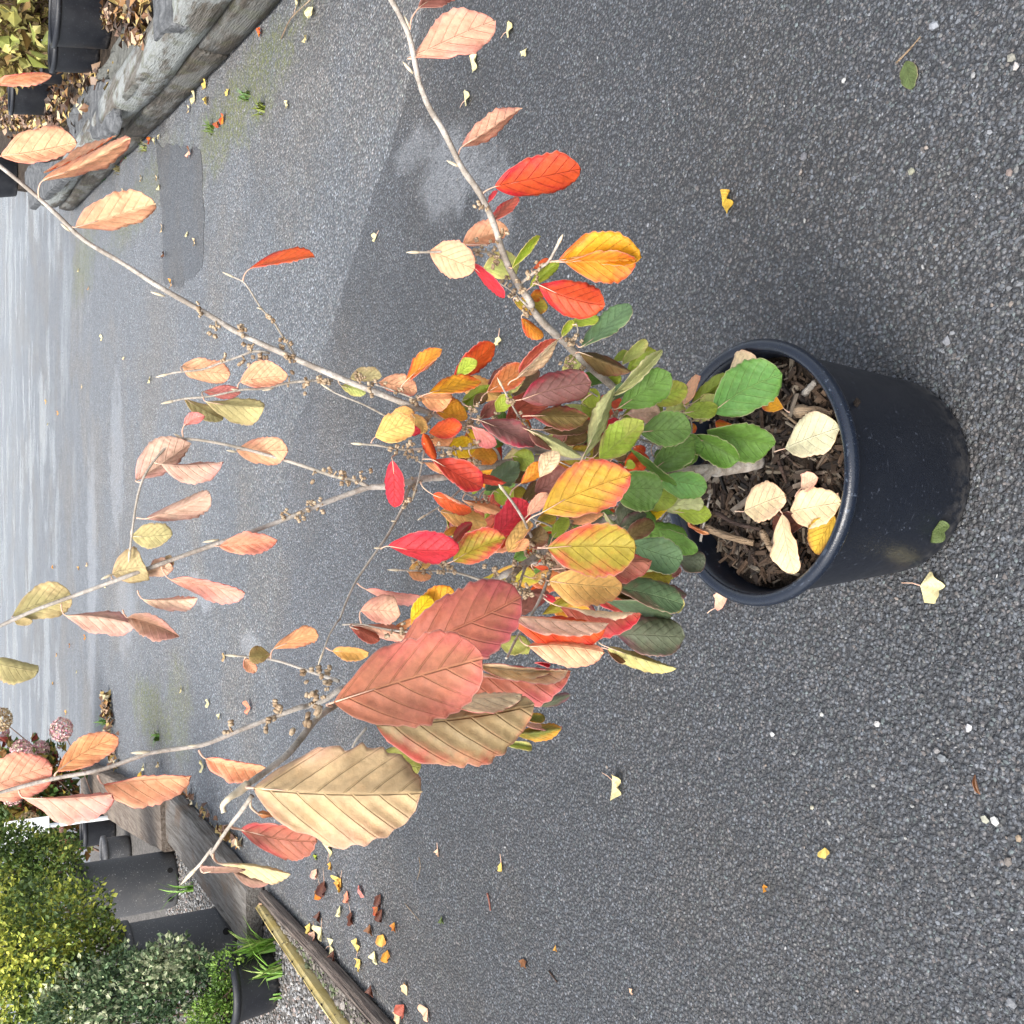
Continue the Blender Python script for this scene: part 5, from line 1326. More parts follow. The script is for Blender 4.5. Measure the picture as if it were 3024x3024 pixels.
# ------------------------------------------------------------------ left: kerb, pots, clipped shrubs
def beam(name, label, cat, pts, width, height, mat, z0=0.0, seg=.10, jit=.006, group=None, inner=True, taper=1.0):
    """weathered beam along ground points pts (its outer foot line); it lies on the left of the line"""
    P = smooth_path([(p[0], p[1]) for p in pts], max(2, int(math.dist(pts[0][:2], pts[-1][:2]) / seg / max(1, len(pts) - 1))))
    vs, fs = [], []
    pr = [(0, .012), (0, height * .5), (.004, height - .012), (.016, height), (width * .35, height + .002), (width * .7, height - .002), (width - .014, height), (width, height - .014), (width, .012)]
    m_ = len(pr)
    c0 = P[0]
    for i, q in enumerate(P):
        d = P[min(i + 1, len(P) - 1)] - P[max(0, i - 1)]; d = d / np.linalg.norm(d)
        nrm_ = np.array((-d[1], d[0])) if inner else np.array((d[1], -d[0]))
        for k, (o_, h_) in enumerate(pr):
            s = Vector((q[0] * 5, q[1] * 5, k * 1.7))
            j = mnoise.noise(s) * jit + mnoise.noise(s * 4) * jit * .5
            xy = q + nrm_ * (o_ + j) - c0
            vs.append((xy[0], xy[1], z0 + max(.0, h_ + (mnoise.noise(s + Vector((9, 2, 1))) * jit if h_ > .03 else 0))))
    for i in range(len(P) - 1):
        for k in range(m_ - 1):
            fs.append((i * m_ + k, i * m_ + k + 1, (i + 1) * m_ + k + 1, (i + 1) * m_ + k))
    fs.append(tuple(range(m_))); fs.append(tuple((len(P) - 1) * m_ + k for k in range(m_ - 1, -1, -1)))
    bm = bmesh.new()
    bvs = [bm.verts.new(v) for v in vs]
    for f in fs: bm.faces.new([bvs[t] for t in f])
    o = link(name, bm_mesh(name, bm), None, (c0[0], c0[1], 0), [mat])
    return tag(o, label, cat, group)
W1 = mat_wood('weathered sleeper', (.13, .115, .10), (.23, .215, .20), (.17, .12, .085), .0)
W2 = mat_wood('brown sleeper', (.15, .115, .09), (.25, .21, .175), (.30, .25, .20), .19)
W3 = mat_wood('brown rail wood', (.13, .10, .085), (.20, .165, .14), (.11, .09, .08), .0)
t_ = NT('worn yellow paint'); p_ = t_.coord()
wy = t_.noise(p_, 30, 5, .7)
W4 = t_.fin(t_.mix(t_.ss(wy, .58, .68), t_.mix(t_.ss(t_.noise(p_, 9, 4), .35, .7), (.48, .36, .12), (.56, .46, .22)), (.10, .085, .06)), .75, t_.bump(wy, .003), .3)
beam('timber_sleeper', 'grey cracked timber sleeper edging the left bed, before the big pots', 'sleeper', [(-1.67, 4.50), (-1.665, 5.3), (-1.665, 6.26)], .29, .085, W1, group='old sleepers edging the left bed')
beam('timber_sleeper', 'short brown timber sleeper farther back beside the small black pot', 'sleeper', [(-1.69, 6.29), (-1.95, 7.8), (-2.26, 9.9)], .33, .11, W2, group='old sleepers edging the left bed')
beam('kerb_rail', 'brown wooden rail lying between asphalt and yellow strip', 'rail', [(-1.655, 2.3), (-1.655, 3.48), (-1.672, 4.44)], .05, .05, W3, jit=.004)
beam('kerb_rail', 'worn yellow painted strip with dark nail holes beside the gravel', 'rail', [(-1.86, 2.3), (-1.815, 3.48), (-1.735, 4.46)], .035, .055, W4, jit=.003)
hole_m = mat_plain('black hole', (.004, .004, .004), (.012, .01, .009), .9)
strip = bpy.data.objects['kerb_rail.001']
for k in range(15):
    yy = 2.55 + k * .128 + rnd.uniform(-.03, .03)
    tt = (yy - 2.3) / (4.46 - 2.3)
    xx = -1.86 + (.0 if yy < 2.3 else (yy - 2.3) / 1.18 * .045 if yy < 3.48 else .045 + (yy - 3.48) / .98 * .08) - .017 + rnd.uniform(-.006, .006)
    vv, ff = tube_arrays([(0, 0, -.004), (0, 0, .0012)], [.0042, .0042], 7)
    o = link('nail_hole', mesh('nail_hole', vv, ff), strip, None, [hole_m])
    o.location = Vector((xx, yy, .0565)) - Vector(strip.location)
# gravel behind
ground_sheet('gravel_bed', mat_plain('gravel base', (.06, .055, .05), (.15, .14, .13), .9, 50, .006, 150), [(-1.84, 2.2), (-1.76, 4.46), (-1.97, 4.5), (-1.97, 6.3), (-2.6, 9.9), (-9, 11), (-9, 2.2)], .012, .01)
ground_sheet('gravel_channel', mat_plain('channel dirt', (.05, .045, .04), (.13, .115, .10), .9, 40, .006, 120), [(-1.71, 2.3), (-1.722, 4.44), (-1.735, 4.44), (-1.812, 3.48), (-1.856, 2.3)], .016, .012)
GRV = [(.20, .20, .20)] * 4 + [(.28, .28, .28)] * 3 + [(.14, .135, .13)] * 3 + [(.24, .20, .17), (.36, .35, .33), (.16, .13, .11), (.30, .24, .22)]
def reg_grav(n):
    y = nr.uniform(2.4, 6.6, n) ; x = nr.uniform(-3.0, -1.84, n)
    m = x < np.where(y < 4.46, -1.88 + (y - 2.4) * .045, -1.98)
    return x[m], y[m]
grit('gravel', 26000, reg_grav, .014, .0045, .0125, GRV, .1)
def reg_chan(n):
    y = nr.uniform(2.4, 4.4, n)
    xr, xl = -1.715, np.where(y < 3.48, -1.85 + (y - 2.4) * .035, -1.812 + (y - 3.48) * .08)
    k = nr.random(n)
    return xr + (xl - xr) * k * .96, y
grit('channel_stones', 900, reg_chan, .018, .005, .016, [(.16, .14, .12), (.22, .2, .18), (.12, .10, .09), (.10, .12, .06)], .1)

def round_pot(name, label, x, y, r, h, mat, rb=None, z0=.015, lip=.012, group=None, hole=False):
    t = thing(name, label, 'plant pot', (x, y, z0), group)
    rb = rb or r * .84
    pf = [(0, .0), (rb - .02, 0), (rb - .005, .006), (rb, .022), (r - .006, h - .05), (r - .004, h), (r - .012, h), (r - .014, h - .04), (0, h - .05)]
    v, f = lathe(pf, 48); link('pot_wall', mesh('pot_wall', v, f, True), t, None, [mat])
    v, f = lathe([(r - .003, h - .030), (r + lip - .003, h - .028), (r + lip, h - .015), (r + lip - .003, h), (r - .004, h + .003), (r - .014, h), (r - .014, h - .01)], 48)
    link('pot_rim', mesh('pot_rim', v, f, True), t, None, [mat])
    if hole:
        for th in (-.95, -2.0, .2):
            vv, ff = tube_arrays([(rb * .97 * math.cos(th), rb * .97 * math.sin(th), .05), ((rb + .006) * math.cos(th), (rb + .006) * math.sin(th), .05)], [.016, .016], 12)
            link('drain_hole', mesh('drain_hole', vv, ff), t, None, [hole_m])
    return t
round_pot('tall_pot', 'tall grey plastic pot under the farther rounded shrub', -2.22, 6.36, .178, .56, M_POTG, .165, hole=True)
round_pot('tall_pot', 'tall grey plastic pot with round drain hole near the grass tuft', -2.115, 5.06, .168, .50, M_POTG, .158, hole=True)
round_pot('low_pot', 'low black pot overgrown with green weeds beside the yellow strip', -2.03, 4.36, .150, .20, M_POTB, .132)
round_pot('small_pot', 'small black pot standing behind the brown sleeper', -2.52, 8.62, .125, .24, M_POTB, .11)
round_pot('small_pot', 'small dark pot mostly hidden beyond the farther tall grey pot', -2.50, 7.92, .12, .19, M_POTG, .11)

# ---- clipped evergreen shrubs: each crown is thousands of small leaves on short twigs
LV = np.array([(0, 0, 0), (.5, .33, .12), (1, 0, -.05), (.5, -.33, .12), (.5, 0, .0)])
LF = [(0, 4, 1), (1, 4, 2), (0, 3, 4), (4, 3, 2)]
def crown(name, parent, blobs, n, size, pal, loc):
    pts, nrm_ = [], []
    tot = sum(b[3] ** 2 for b in blobs)
    for (bx, by, bz, br, sz) in [(*b, 1) if len(b) == 4 else b for b in blobs]:
        m_ = int(n * br * br / tot)
        d = nr.normal(size=(m_, 3)); d /= np.linalg.norm(d, axis=1)[:, None]
        clump = np.array([mnoise.noise(Vector(q * 3.1) + Vector((bx * 7, by * 7, bz))) for q in d])
        clump2 = np.array([mnoise.noise(Vector(q * 8.0) + Vector((bx * 7, by * 3, bz))) for q in d])
        rr = br * (1 + .22 * clump + .12 * clump2) * (1 - .30 * nr.random(m_) ** 1.6)
        q = d * rr[:, None] * np.array((1, 1, sz)) + np.array((bx, by, bz))
        pts.append(q); nrm_.append(d)
    P = np.vstack(pts); D = np.vstack(nrm_); n = len(P)
    a = D + nr.normal(size=(n, 3)) * .75 + np.array((0, 0, .25)); a /= np.linalg.norm(a, axis=1)[:, None]
    b = np.cross(a, nr.normal(size=(n, 3))); b /= np.linalg.norm(b, axis=1)[:, None]
    c = np.cross(a, b)
    s = size * nr.uniform(.7, 1.35, n)
    R = np.stack([a, b, c], -1) * s[:, None, None]
    vs = np.einsum('nij,kj->nki', R, LV) + P[:, None, :] - np.array(loc)
    pal = np.array(pal)
    patch = np.array([mnoise.noise(Vector(p * 6)) for p in P])
    idx = np.clip(((patch * .8 + .5 + nr.normal(size=n) * .28) * len(pal)).astype(int), 0, len(pal) - 1)
    cols = pal[idx] * nr.uniform(.7, 1.3, (n, 1))
    return link(name, flatmesh(name, vs.reshape(-1, 3), LF, n, 5, cols), parent, None, [M_FOL])
def twigs(parent, c, blobs, n, loc, mat, r=.003):
    vs, fs = [], []
    for i in range(n):
        b = blobs[i % len(blobs)]
        d = np.array((rnd.gauss(0, 1), rnd.gauss(0, 1), rnd.gauss(.3, .8))); d /= np.linalg.norm(d)
        e = np.array(b[:3]) + d * b[3] * .92
        tv, tf = tube_arrays([np.array(c) - loc, np.array(b[:3]) * .6 + np.array(c) * .4 - loc, e - loc], [r * 2, r, r * .4], 4)
        o = len(vs); vs += tv; fs += [tuple(o + t for t in f) for f in tf]
    return link('trunk', mesh('trunk', vs, fs), parent, None, [mat])
BOXA = [tuple(min(.7, q * 1.5) for q in c) for c in [(.030, .055, .012), (.05, .085, .016), (.07, .11, .02), (.11, .15, .03), (.24, .26, .045)]]
BOXB = [tuple(min(.7, q * 1.5) for q in c) for c in [(.035, .06, .015), (.06, .095, .02), (.10, .14, .028), (.18, .22, .04), (.30, .33, .05), (.40, .40, .07)]]
BOXC = [tuple(min(.7, q * 1.5) for q in c) for c in [(.025, .05, .022), (.045, .08, .032), (.075, .115, .05), (.13, .17, .085), (.28, .30, .18)]]
def shrub(name, label, loc, blobs, n, size, pal, cat='shrub'):
    t = thing(name, label, cat, loc)
    crown('crown', t, blobs, n, size, pal, loc)
    twigs(t, (loc[0], loc[1], loc[2]), blobs, 26, np.array(loc), M_BARKR)
    return t
def at_px(v, x, y, Y):      # point on a pixel's ray at world distance y=Y
    d = ray(*V(v, x, y)); return CAM + d * (Y / d[1])
def blobset(v, rows, Y):
    out = []
    for x, y, r, dy in rows:
        q = at_px(v, x, y, Y + dy); out.append((q[0], q[1], q[2], r))
    return out
shrub('clipped_shrub', 'rounded dark green clipped shrub in the farther tall grey pot', (-2.22, 6.36, .52), blobset('B', [(230, 1090, .22, 0), (60, 1060, .26, .1), (300, 1000, .15, -.05), (-150, 1150, .3, .1), (110, 1230, .22, .1)], 6.36), 8500, .028, BOXA)
shrub('clipped_shrub', 'yellowing clipped shrub in the nearer tall grey pot', (-2.115, 5.06, .46), blobset('B', [(420, 1330, .17, 0), (200, 1430, .24, 0), (330, 1600, .26, .1), (60, 1640, .28, .05), (520, 1480, .13, -.05), (110, 1850, .26, .2), (-150, 1500, .28, .1)], 5.06), 15000, .024, BOXB)
shrub('clipped_shrub', 'grey green spreading shrub at the lower left, before the yellowing one', (-2.25, 4.62, .16), blobset('B', [(955, 1545, .085, 0), (880, 1690, .14, 0), (1085, 1610, .075, -.1), (720, 1780, .20, .1), (1000, 1800, .20, .05), (480, 1800, .18, .2), (420, 1930, .2, .2), (1130, 1700, .12, -.05)], 4.62), 10500, .022, BOXC)
shrub('weed_cushion', 'bright green weeds spilling over the low black pot', (-2.03, 4.36, .18), blobset('B', [(1270, 1620, .075, 0), (1280, 1750, .08, 0), (1240, 1850, .09, .05), (1180, 1900, .1, .05)], 4.33), 3000, .016, [(.05, .10, .015), (.09, .17, .02), (.14, .25, .03), (.20, .30, .05)], 'weeds')

def blades(name, label, cat, loc, n, h, lean, cols, wid=.005, group=None, dirx=0.0):
    vs, fs, cc = [], [], []
    for i in range(n):
        th = rnd.uniform(0, 6.283); l = rnd.uniform(.5, 1) * h; ln = rnd.uniform(.15, 1) * lean
        dx, dy = math.cos(th) * ln + dirx, math.sin(th) * ln
        b = np.array((rnd.gauss(0, .012), rnd.gauss(0, .012), 0))
        wv = np.array((-math.sin(th), math.cos(th), 0)) * wid * rnd.uniform(.7, 1.2)
        pts = [b + np.array((dx * t * t * l, dy * t * t * l, l * (t - .45 * t * t * min(1, ln)))) for t in (0, .35, .7, 1)]
        o = len(vs)
        for q, k in zip(pts, (1, .9, .6, .08)):
            vs += [q - wv * k, q + np.array((0, 0, -.25 * wid * k)), q + wv * k]
        for j in range(3):
            fs += [(o + j * 3, o + j * 3 + 1, o + j * 3 + 4, o + j * 3 + 3), (o + j * 3 + 1, o + j * 3 + 2, o + j * 3 + 5, o + j * 3 + 4)]
        c = np.array(rnd.choice(cols)) * rnd.uniform(.8, 1.25)
        cc += [c] * 12
    me = mesh(name, vs, fs, True)
    at = me.color_attributes.new('col', 'FLOAT_COLOR', 'POINT')
    at.data.foreach_set('color', np.c_[np.array(cc), np.ones(len(cc))].astype(np.float32).ravel())
    o = link(name, me, None, loc, [M_FOL])
    return tag(o, label, cat, group)
GRN = [(.12, .26, .03), (.17, .33, .05), (.22, .38, .08), (.28, .36, .10)]
g0 = gr(*V('U', 1180, 1050)); blades('grass_tuft', 'bright green grass tuft between the tall grey pot and yellow strip', 'grass', (g0[0], g0[1], .015), 60, .24, .75, GRN, .0055)
g0 = gr(*V('U', 1270, 1330)); blades('grass_tuft', 'thin grass tuft in front of the low black pot', 'grass', (g0[0], g0[1], .015), 16, .26, 1.3, GRN, .005)
g0 = gr(*V('U', 1250, 1620)); blades('grass_tuft', 'tiny grass sprig by the foot of the low black pot', 'grass', (g0[0], g0[1], .015), 6, .12, 1.2, GRN, .004)
g0 = gr(*V('U', 290, 440)); blades('grass_tuft', 'sparse grass at the foot of the farther tall grey pot', 'grass', (g0[0], g0[1], .015), 10, .24, .9, GRN, .005)
for x, y, lab in ((600, 250, 'bright green weed growing at the far edge of the asphalt beside hydrangea'), (885, 330, 'small grass growing in an asphalt crack left of the shrub')):
    g0 = gr(*V('B', x, y)); blades('weed', lab, 'weed', (g0[0], g0[1], 0), 26, .13 if x < 700 else .07, 1.2, [(.16, .34, .08), (.12, .26, .05), (.10, .16, .03)], .006)

# hydrangea with faded heads
hyd = thing('hydrangea', 'hydrangea with faded pink and tan flower heads behind the left bed', 'shrub', (-2.95, 9.2, 0))
HL = np.array(hyd.location)
heads = [('B', 342, 290, .075, 'p'), ('B', 5, 235, .075, 't'), ('B', 10, 310, .05, 'p'), ('B', 120, 410, .07, 'p'), ('B', 225, 405, .06, 'p'), ('B', 35, 790, .085, 't'), ('B', 160, 810, .068, 't'), ('B', 190, 760, .045, 'p'),
         ('B', 250, 860, .06, 's'), ('B', 320, 890, .06, 's'), ('B', 270, 560, .06, 't'), ('B', 330, 560, .05, 't'), ('B', 70, 650, .07, 'p'), ('B', 340, 930, .05, 't'), ('B', -40, 560, .09, 'p')]
HP = {'p': [(.62, .36, .36), (.66, .46, .42), (.60, .50, .36), (.50, .22, .26)], 't': [(.42, .30, .16), (.55, .42, .24), (.36, .22, .11), (.60, .5, .34)], 's': [(.66, .36, .28), (.7, .45, .36), (.56, .34, .24)]}
PETV = np.array([(0, 0, 0), (.6, .5, .15), (1.1, 0, .05), (.6, -.5, .15), (.5, 0, -.05)])
for i, (v, x, y, r, kd) in enumerate(heads):
    c = at_px(v, x, y, 8.9 + (i % 3) * .25)
    n = int(620 * (r / .07) ** 2)
    d = nr.normal(size=(n, 3)); d /= np.linalg.norm(d, axis=1)[:, None]
    P = d * (r * 1.25 * (1 - .2 * nr.random(n)))[:, None] * np.array((1, 1, .9)) + c - HL
    a = np.cross(d, nr.normal(size=(n, 3))); a = a / np.linalg.norm(a, axis=1)[:, None] + d * .35
    b = np.cross(d, a); s = .017 * nr.uniform(.7, 1.3, n)
    R = np.stack([a, b, d], -1) * s[:, None, None]
    vs = np.einsum('nij,kj->nki', R, PETV) + P[:, None, :]
    cols = np.array(HP[kd])[nr.integers(0, len(HP[kd]), n)] * nr.uniform(.75, 1.2, (n, 1))
    link('flower_head', flatmesh('flower_head', vs.reshape(-1, 3), LF, n, 5, cols), hyd, None, [M_FOL])
    q = c - HL
    st = smooth_path([(q[0] * .25, q[1] * .25 + rnd.uniform(-.1, .1), .02), (q[0] * .7, q[1] * .6, max(.1, q[2] * .55)), q], 3)
    tv, tf = tube_arrays(st, np.linspace(.007, .004, len(st)), 6)
    link('stem', mesh('stem', tv, tf, True), hyd, None, [M_BARKR])
hb = blobset('B', [(60, 560, .30, .2), (250, 640, .26, .2), (330, 800, .22, .2), (120, 720, .26, .2), (420, 900, .14, .1), (300, 480, .14, .2)], 9.0)
crown('foliage', hyd, hb, 1500, .085, [(.05, .10, .02), (.08, .13, .03), (.12, .14, .03), (.30, .22, .04), (.20, .10, .03), (.24, .05, .04)], HL)
# white plant tag and stake in it
c0 = at_px('B', 150, 850, 8.3)
tg = thing('plant_label', 'white plastic plant label standing in the hydrangea bed', 'plant label', (c0[0], c0[1], 0))
bm = bmesh.new(); bmesh.ops.create_cube(bm, size=1)
bmesh.ops.scale(bm, vec=(.16, .012, .30), verts=bm.verts); bmesh.ops.bevel(bm, geom=bm.edges[:], offset=.004, segments=1)
o = link('plate', bm_mesh('plate', bm), tg, (0, 0, c0[2]), [M_WHITE])
tv, tf = tube_arrays([(0, .01, 0), (0, .01, c0[2])], [.008, .008], 8); link('stake', mesh('stake', tv, tf, True), tg, None, [M_WHITE])
a_, b_ = at_px('B', 200, 835, 8.5), at_px('B', 365, 815, 8.3)
stick('white_pipe', 'thin white pipe slanting out of the hydrangea', 'pipe', [b_ * np.array((1, 1, 0)) + (0, 0, .0), b_, a_], .016, M_WHITE, taper=1)
# leaf drift at the far edge
def litter(name, rows, n, size, pal, z=.006, zj=.02):
    P = []
    for i in range(n):
        v, x0, y0, x1, y1, wd = rows[rnd.randrange(len(rows))]
        t = rnd.random()
        q = gr(*V(v, x0 + (x1 - x0) * t + rnd.gauss(0, wd), y0 + (y1 - y0) * t + rnd.gauss(0, wd)), z)
        P.append((q[0], q[1], z + rnd.random() * zj))
    P = np.array(P)
    ms = []
    for q in P:
        s = size * rnd.uniform(.6, 1.3)
        ms.append((rotm(rnd.uniform(0, 6.28), rnd.gauss(0, .4), rnd.gauss(0, .5)) * s, q))
    cols = [np.array(rnd.choice(pal)) * rnd.uniform(.7, 1.2) for _ in P]
    return tag(link(name, merged(name, np.array([(0, 0, 0), (.5, .36, .16), (1, 0, -.05), (.5, -.36, .16), (.5, 0, .02)]) - np.array((.5, 0, 0)), LF, ms, cols), None, None, [M_FOL]), kind='stuff')
LITP = [(.42, .30, .10), (.50, .36, .14), (.30, .16, .06), (.16, .08, .04), (.10, .05, .03), (.5, .42, .26), (.36, .24, .16)]
litter('leaf_litter_far', [('B', 605, 90, 625, 230, 6), ('B', 620, 230, 655, 500, 9)], 130, .07, LITP, .006, .06)
litter('leaf_litter_sleeper', [('B', 1020, 620, 1240, 850, 14), ('B', 1240, 850, 1330, 930, 12)], 70, .055, LITP, .006, .02)
# single small leaves lying far off on the road
GF = 'small pale leaves scattered on the far asphalt'
for v, x, y, s, col, lab in (
    ('I', 585, 185, .07, 'paleY', 'small yellowish leaf on the far road above the two short twigs of the middle stem'),
    ('I', 855, 410, .075, 'paleY', 'pale green white leaf just past the tip of the upper short twig'),
    ('I', 710, 295, .05, 'cream', 'tiny white leaf scrap on the road beyond the upper short twig'),
    ('I', 265, 550, .07, 'gold', 'orange tan leaf far up the road, on the wet part'),
    ('I', 335, 620, .07, 'gold', 'yellow leaf far up the road, nearer than the orange tan one'),
    ('I', 275, 670, .07, 'paleY', 'pale leaf beside the wet part of the far road'),
    ('I', 470, 470, .05, 'cream', 'tiny cream scrap past the arching twig'),
    ('K', 1035, 830, .055, 'paleY', 'pale narrow leaf on the asphalt behind the short left twig'),
    ('K', 1195, 925, .06, 'paleY', 'pale yellow leaf beyond the left stem, larger of three'),
    ('K', 1255, 980, .05, 'paleY', 'small pale leaf nearer than the larger pale yellow one by the left stem'),
    ('K', 1285, 660, .05, 'olivetan', 'dull olive leaf on asphalt past the tip of the short left twig'),
    ('K', 500, 140, .07, 'cream', 'cream leaf on the far road between the left stems'),
    ('K', 450, 140, .06, 'gold', 'small yellow speck of leaf beside the far cream leaf'),
    ('K', 400, 585, .07, 'gold', 'yellow leaf under the mauve leaf of the left stem, on the road'),
    ('K', 490, 550, .07, 'goldT', 'tan leaf on the road next to the two mauve leaves'),
    ('K', 305, 820, .07, 'gold', 'yellow leaf on the far road above the green weed'),
    ('K', 325, 650, .06, 'gold', 'small yellow leaf far up the road, above the weed'),
    ('K', 605, 265, .05, 'paleY', 'tiny pale leaf by the fork of the left stem'),
    ('K', 305, 155, .08, 'gold', 'yellow leaf far off between the two left stems'),
    ('K', 440, 730, .06, 'paleY', 'small pale leaf on the road just above the green weed'),
    ('A', 1635, 620, .05, 'paleY', 'tiny pale leaf on the smooth asphalt out from the right logs'),
    ('A', 450, 1530, .06, 'paleY', 'pale leaf on the road under the tall middle stem'),
    ('A', 505, 1640, .05, 'gold', 'tan leaf scrap on the road nearer the tall middle stem'),
    ('A', 925, 1300, .06, 'cream', 'cream leaf at the edge of the dark mended strip, below the peach leaf'),
    ('A', 1070, 1320, .05, 'paleY', 'pale leaf in the middle of the dark mended strip'),
    ('A', 1110, 1395, .06, 'cream', 'cream leaf on the mended strip, nearest its orange end'),
    ('A', 895, 1025, .06, 'cream', 'cream leaf at the far edge of the mended strip'),
    ('A', 805, 1015, .06, 'cream', 'small cream leaf between log foot and mended strip'),
    ('A', 700, 1105, .06, 'cream', 'cream leaf beside the farthest right log'),
    ('A', 910, 1085, .06, 'paleY', 'pale yellow leaf at the far corner of the mended strip'),
    ('B', 370, 190, .07, 'gold', 'yellow leaf on the far road above the pink hydrangea head'),
    ):
    fan(v, x, y, s * .75, rnd.uniform(0, 6.28), col, lab, GF, z=.006, fold=.35, stalk=False, nseg=8)
for v, x, y, s, col, lab in (('K', 1430, 945, .075, 'salmon', 'dull reddish leaf on the far asphalt left of the shrub'), ('A', 935, 1440, .06, 'brown', 'brown leaf at the edge of the dark mended strip'), ('A', 975, 1625, .06, 'gold', 'tan yellow leaf at the near corner of the dark mended strip'), ('A', 1080, 855, .075, 'creampink', 'pale pink leaf lying on the dark mended strip'),
                             ('B', 800, 478, .07, 'paleY', 'pale yellow leaf pair beyond the left sleeper'), ('B', 885, 472, .06, 'cream', 'cream pointed leaf on asphalt beyond the left sleeper'), ('B', 790, 522, .075, 'yelB', 'yellow and brown leaf by the far end of the sleeper'), ('B', 1135, 497, .07, 'paleY', 'pale leaf on asphalt beneath the peach leaf of the left stem'),
                             ('B', 1320, 905, .065, 'gold', 'yellow leaf near the twig over the left sleeper'), ('U', 1400, 1390, .045, 'cream', 'cream leaf on the gravel in front of the low black pot'), ('U', 1480, 1460, .055, 'darkred', 'dark red leaf on the gravel beside the yellow strip'), ('U', 1000, 700, .06, 'creampink', 'tan leaf propped at the end of the yellow strip'), ('U', 1275, 1060, .06, 'paleY', 'cream fan leaf on the gravel behind the yellow strip')):
    fan(v, x, y, s * .85, rnd.uniform(0, 6.28), col, lab, None, z=.012 if v != 'U' else .03, fold=.35, stalk=False)

# ------------------------------------------------------------------ right: log wall, bed, pots
def log(name, label, pts, r, z, mat, n=16, group=None, seed=0):
    P = smooth_path([(p[0], p[1], z) for p in pts], 10)
    c = P[0].copy(); c[2] = 0
    vs, fs = [], []
    for i, q in enumerate(P):
        d = P[min(i + 1, len(P) - 1)] - P[max(0, i - 1)]; d /= np.linalg.norm(d)
        s_ = np.array((d[1], -d[0], 0)); u_ = np.array((0, 0, 1.0))
        for k in range(n):
            th = 2 * math.pi * k / n
            rr = r * (1 + .13 * mnoise.noise(Vector((math.cos(th) * 1.4 + seed, math.sin(th) * 1.4, q[1] * .8))) + .09 * mnoise.noise(Vector((math.cos(th) * 4, math.sin(th) * 4 + seed, q[1] * 2.4))))
            cx, cy = math.cos(th), math.sin(th)
            sq = 1 / max(abs(cx), abs(cy)) ** .72          # squared-off round
            vs.append(q + (s_ * cx + u_ * cy) * rr * sq * .92 - c)
    for i in range(len(P) - 1):
        for k in range(n):
            k2 = (k + 1) % n
            fs.append((i * n + k, i * n + k2, (i + 1) * n + k2, (i + 1) * n + k))
    fs.append(tuple(range(n - 1, -1, -1))); fs.append(tuple((len(P) - 1) * n + k for k in range(n)))
    bm = bmesh.new(); bv = [bm.verts.new(v) for v in vs]
    for f in fs: bm.faces.new([bv[t] for t in f])
    o = link(name, bm_mesh(name, bm, True), None, c, [mat])
    return tag(o, label, 'log', group)
LG1 = mat_wood('dark wet log', (.055, .05, .042), (.115, .10, .085), (.07, .055, .04), -.13, .25, .25)
LG2 = mat_wood('bleached log', (.10, .09, .075), (.20, .185, .165), (.11, .09, .065), -.13, .75, .35)
def kl(y, off=0.0):      # line of the log wall
    xs = np.interp(y, [2.5, 4.18, 5.22, 6.94, 9, 11.17], [2.02, 2.156, 2.27, 2.50, 2.77, 3.04])
    return (float(xs) + off, y)
GL = 'logs of the low wall on the right'
RL = .086
log('wall_log', 'lower log of the right wall, nearest the camera', [kl(2.6, RL), kl(4.0, RL), kl(5.06, RL)], RL, RL + .002, LG1, group=GL, seed=1)
log('wall_log', 'lower log of the right wall, in the middle between two joints', [kl(5.09, RL), kl(6.0, RL), kl(7.25, RL)], RL * .97, RL + .002, LG1, group=GL, seed=4)
log('wall_log', 'lower log of the right wall, farthest from the camera', [kl(7.28, RL), kl(9, RL), kl(11.15, RL)], RL * .93, RL + .001, LG1, group=GL, seed=7)
log('wall_log', 'bleached upper log of the right wall, nearest the camera, with cut end', [kl(2.6, RL + .01), kl(5.0, RL + .01), kl(7.05, RL + .005)], RL * 1.12, RL * 3.0, LG2, group=GL, seed=2)
log('wall_log', 'upper log of the right wall, farther one beneath the peach leaves', [kl(7.35, RL + .015), kl(9, RL + .01), kl(11.1, RL + .01)], RL * 1.02, RL * 2.9, LG2, group=GL, seed=5)
ground_sheet('bed_soil', mat_plain('bed compost', (.02, .015, .011), (.085, .062, .045), .95, 20, .02, 70, .2), [kl(2.5, .26), kl(5, .26), kl(7, .26), kl(9, .26), kl(11.0, .2), (4.7, 16.5), (8.0, 27.0), (24, 27), (24, 2.5)], .275, .27)
SLABM = mat_plain('grey slab', (.065, .068, .072), (.16, .165, .17), .9, 9, .05, 11, .25)
def slab(label, v, pts, z, thick, mat):
    bm = bmesh.new()
    P = [gr(*V(v, *p), z) for p in pts]
    c = sum(P) / len(P)
    ring = []
    for a, b in zip(P, P[1:] + P[:1]):
        for k in range(5):
            q = a + (b - a) * k / 5
            q = q + np.array((mnoise.noise(Vector(q * 5)), mnoise.noise(Vector(q * 5) + Vector((3, 1, 2))), 0)) * .03
            ring.append(q - c)
    top, bot = [], []
    rings = []
    for s, dz in ((1.0, -thick), (1.0, -.02), (.97, 0), (.7, .01), (.4, .004), (.12, .008)):
        rings.append([bm.verts.new((q[0] * s, q[1] * s, dz + (mnoise.noise(Vector((q[0] * s * 5, q[1] * s * 5, 1))) * .022 if dz >= 0 else 0))) for q in ring])
    n = len(ring)
    for r0, r1 in zip(rings[:-1], rings[1:]):
        for k in range(n):
            bm.faces.new((r0[k], r0[(k + 1) % n], r1[(k + 1) % n], r1[k]))
    bm.faces.new(rings[-1])
    o = link('stone_slab', bm_mesh('stone_slab', bm, False), None, c, [mat])
    return tag(o, label, 'stone slab', 'rough slabs capping the right wall')
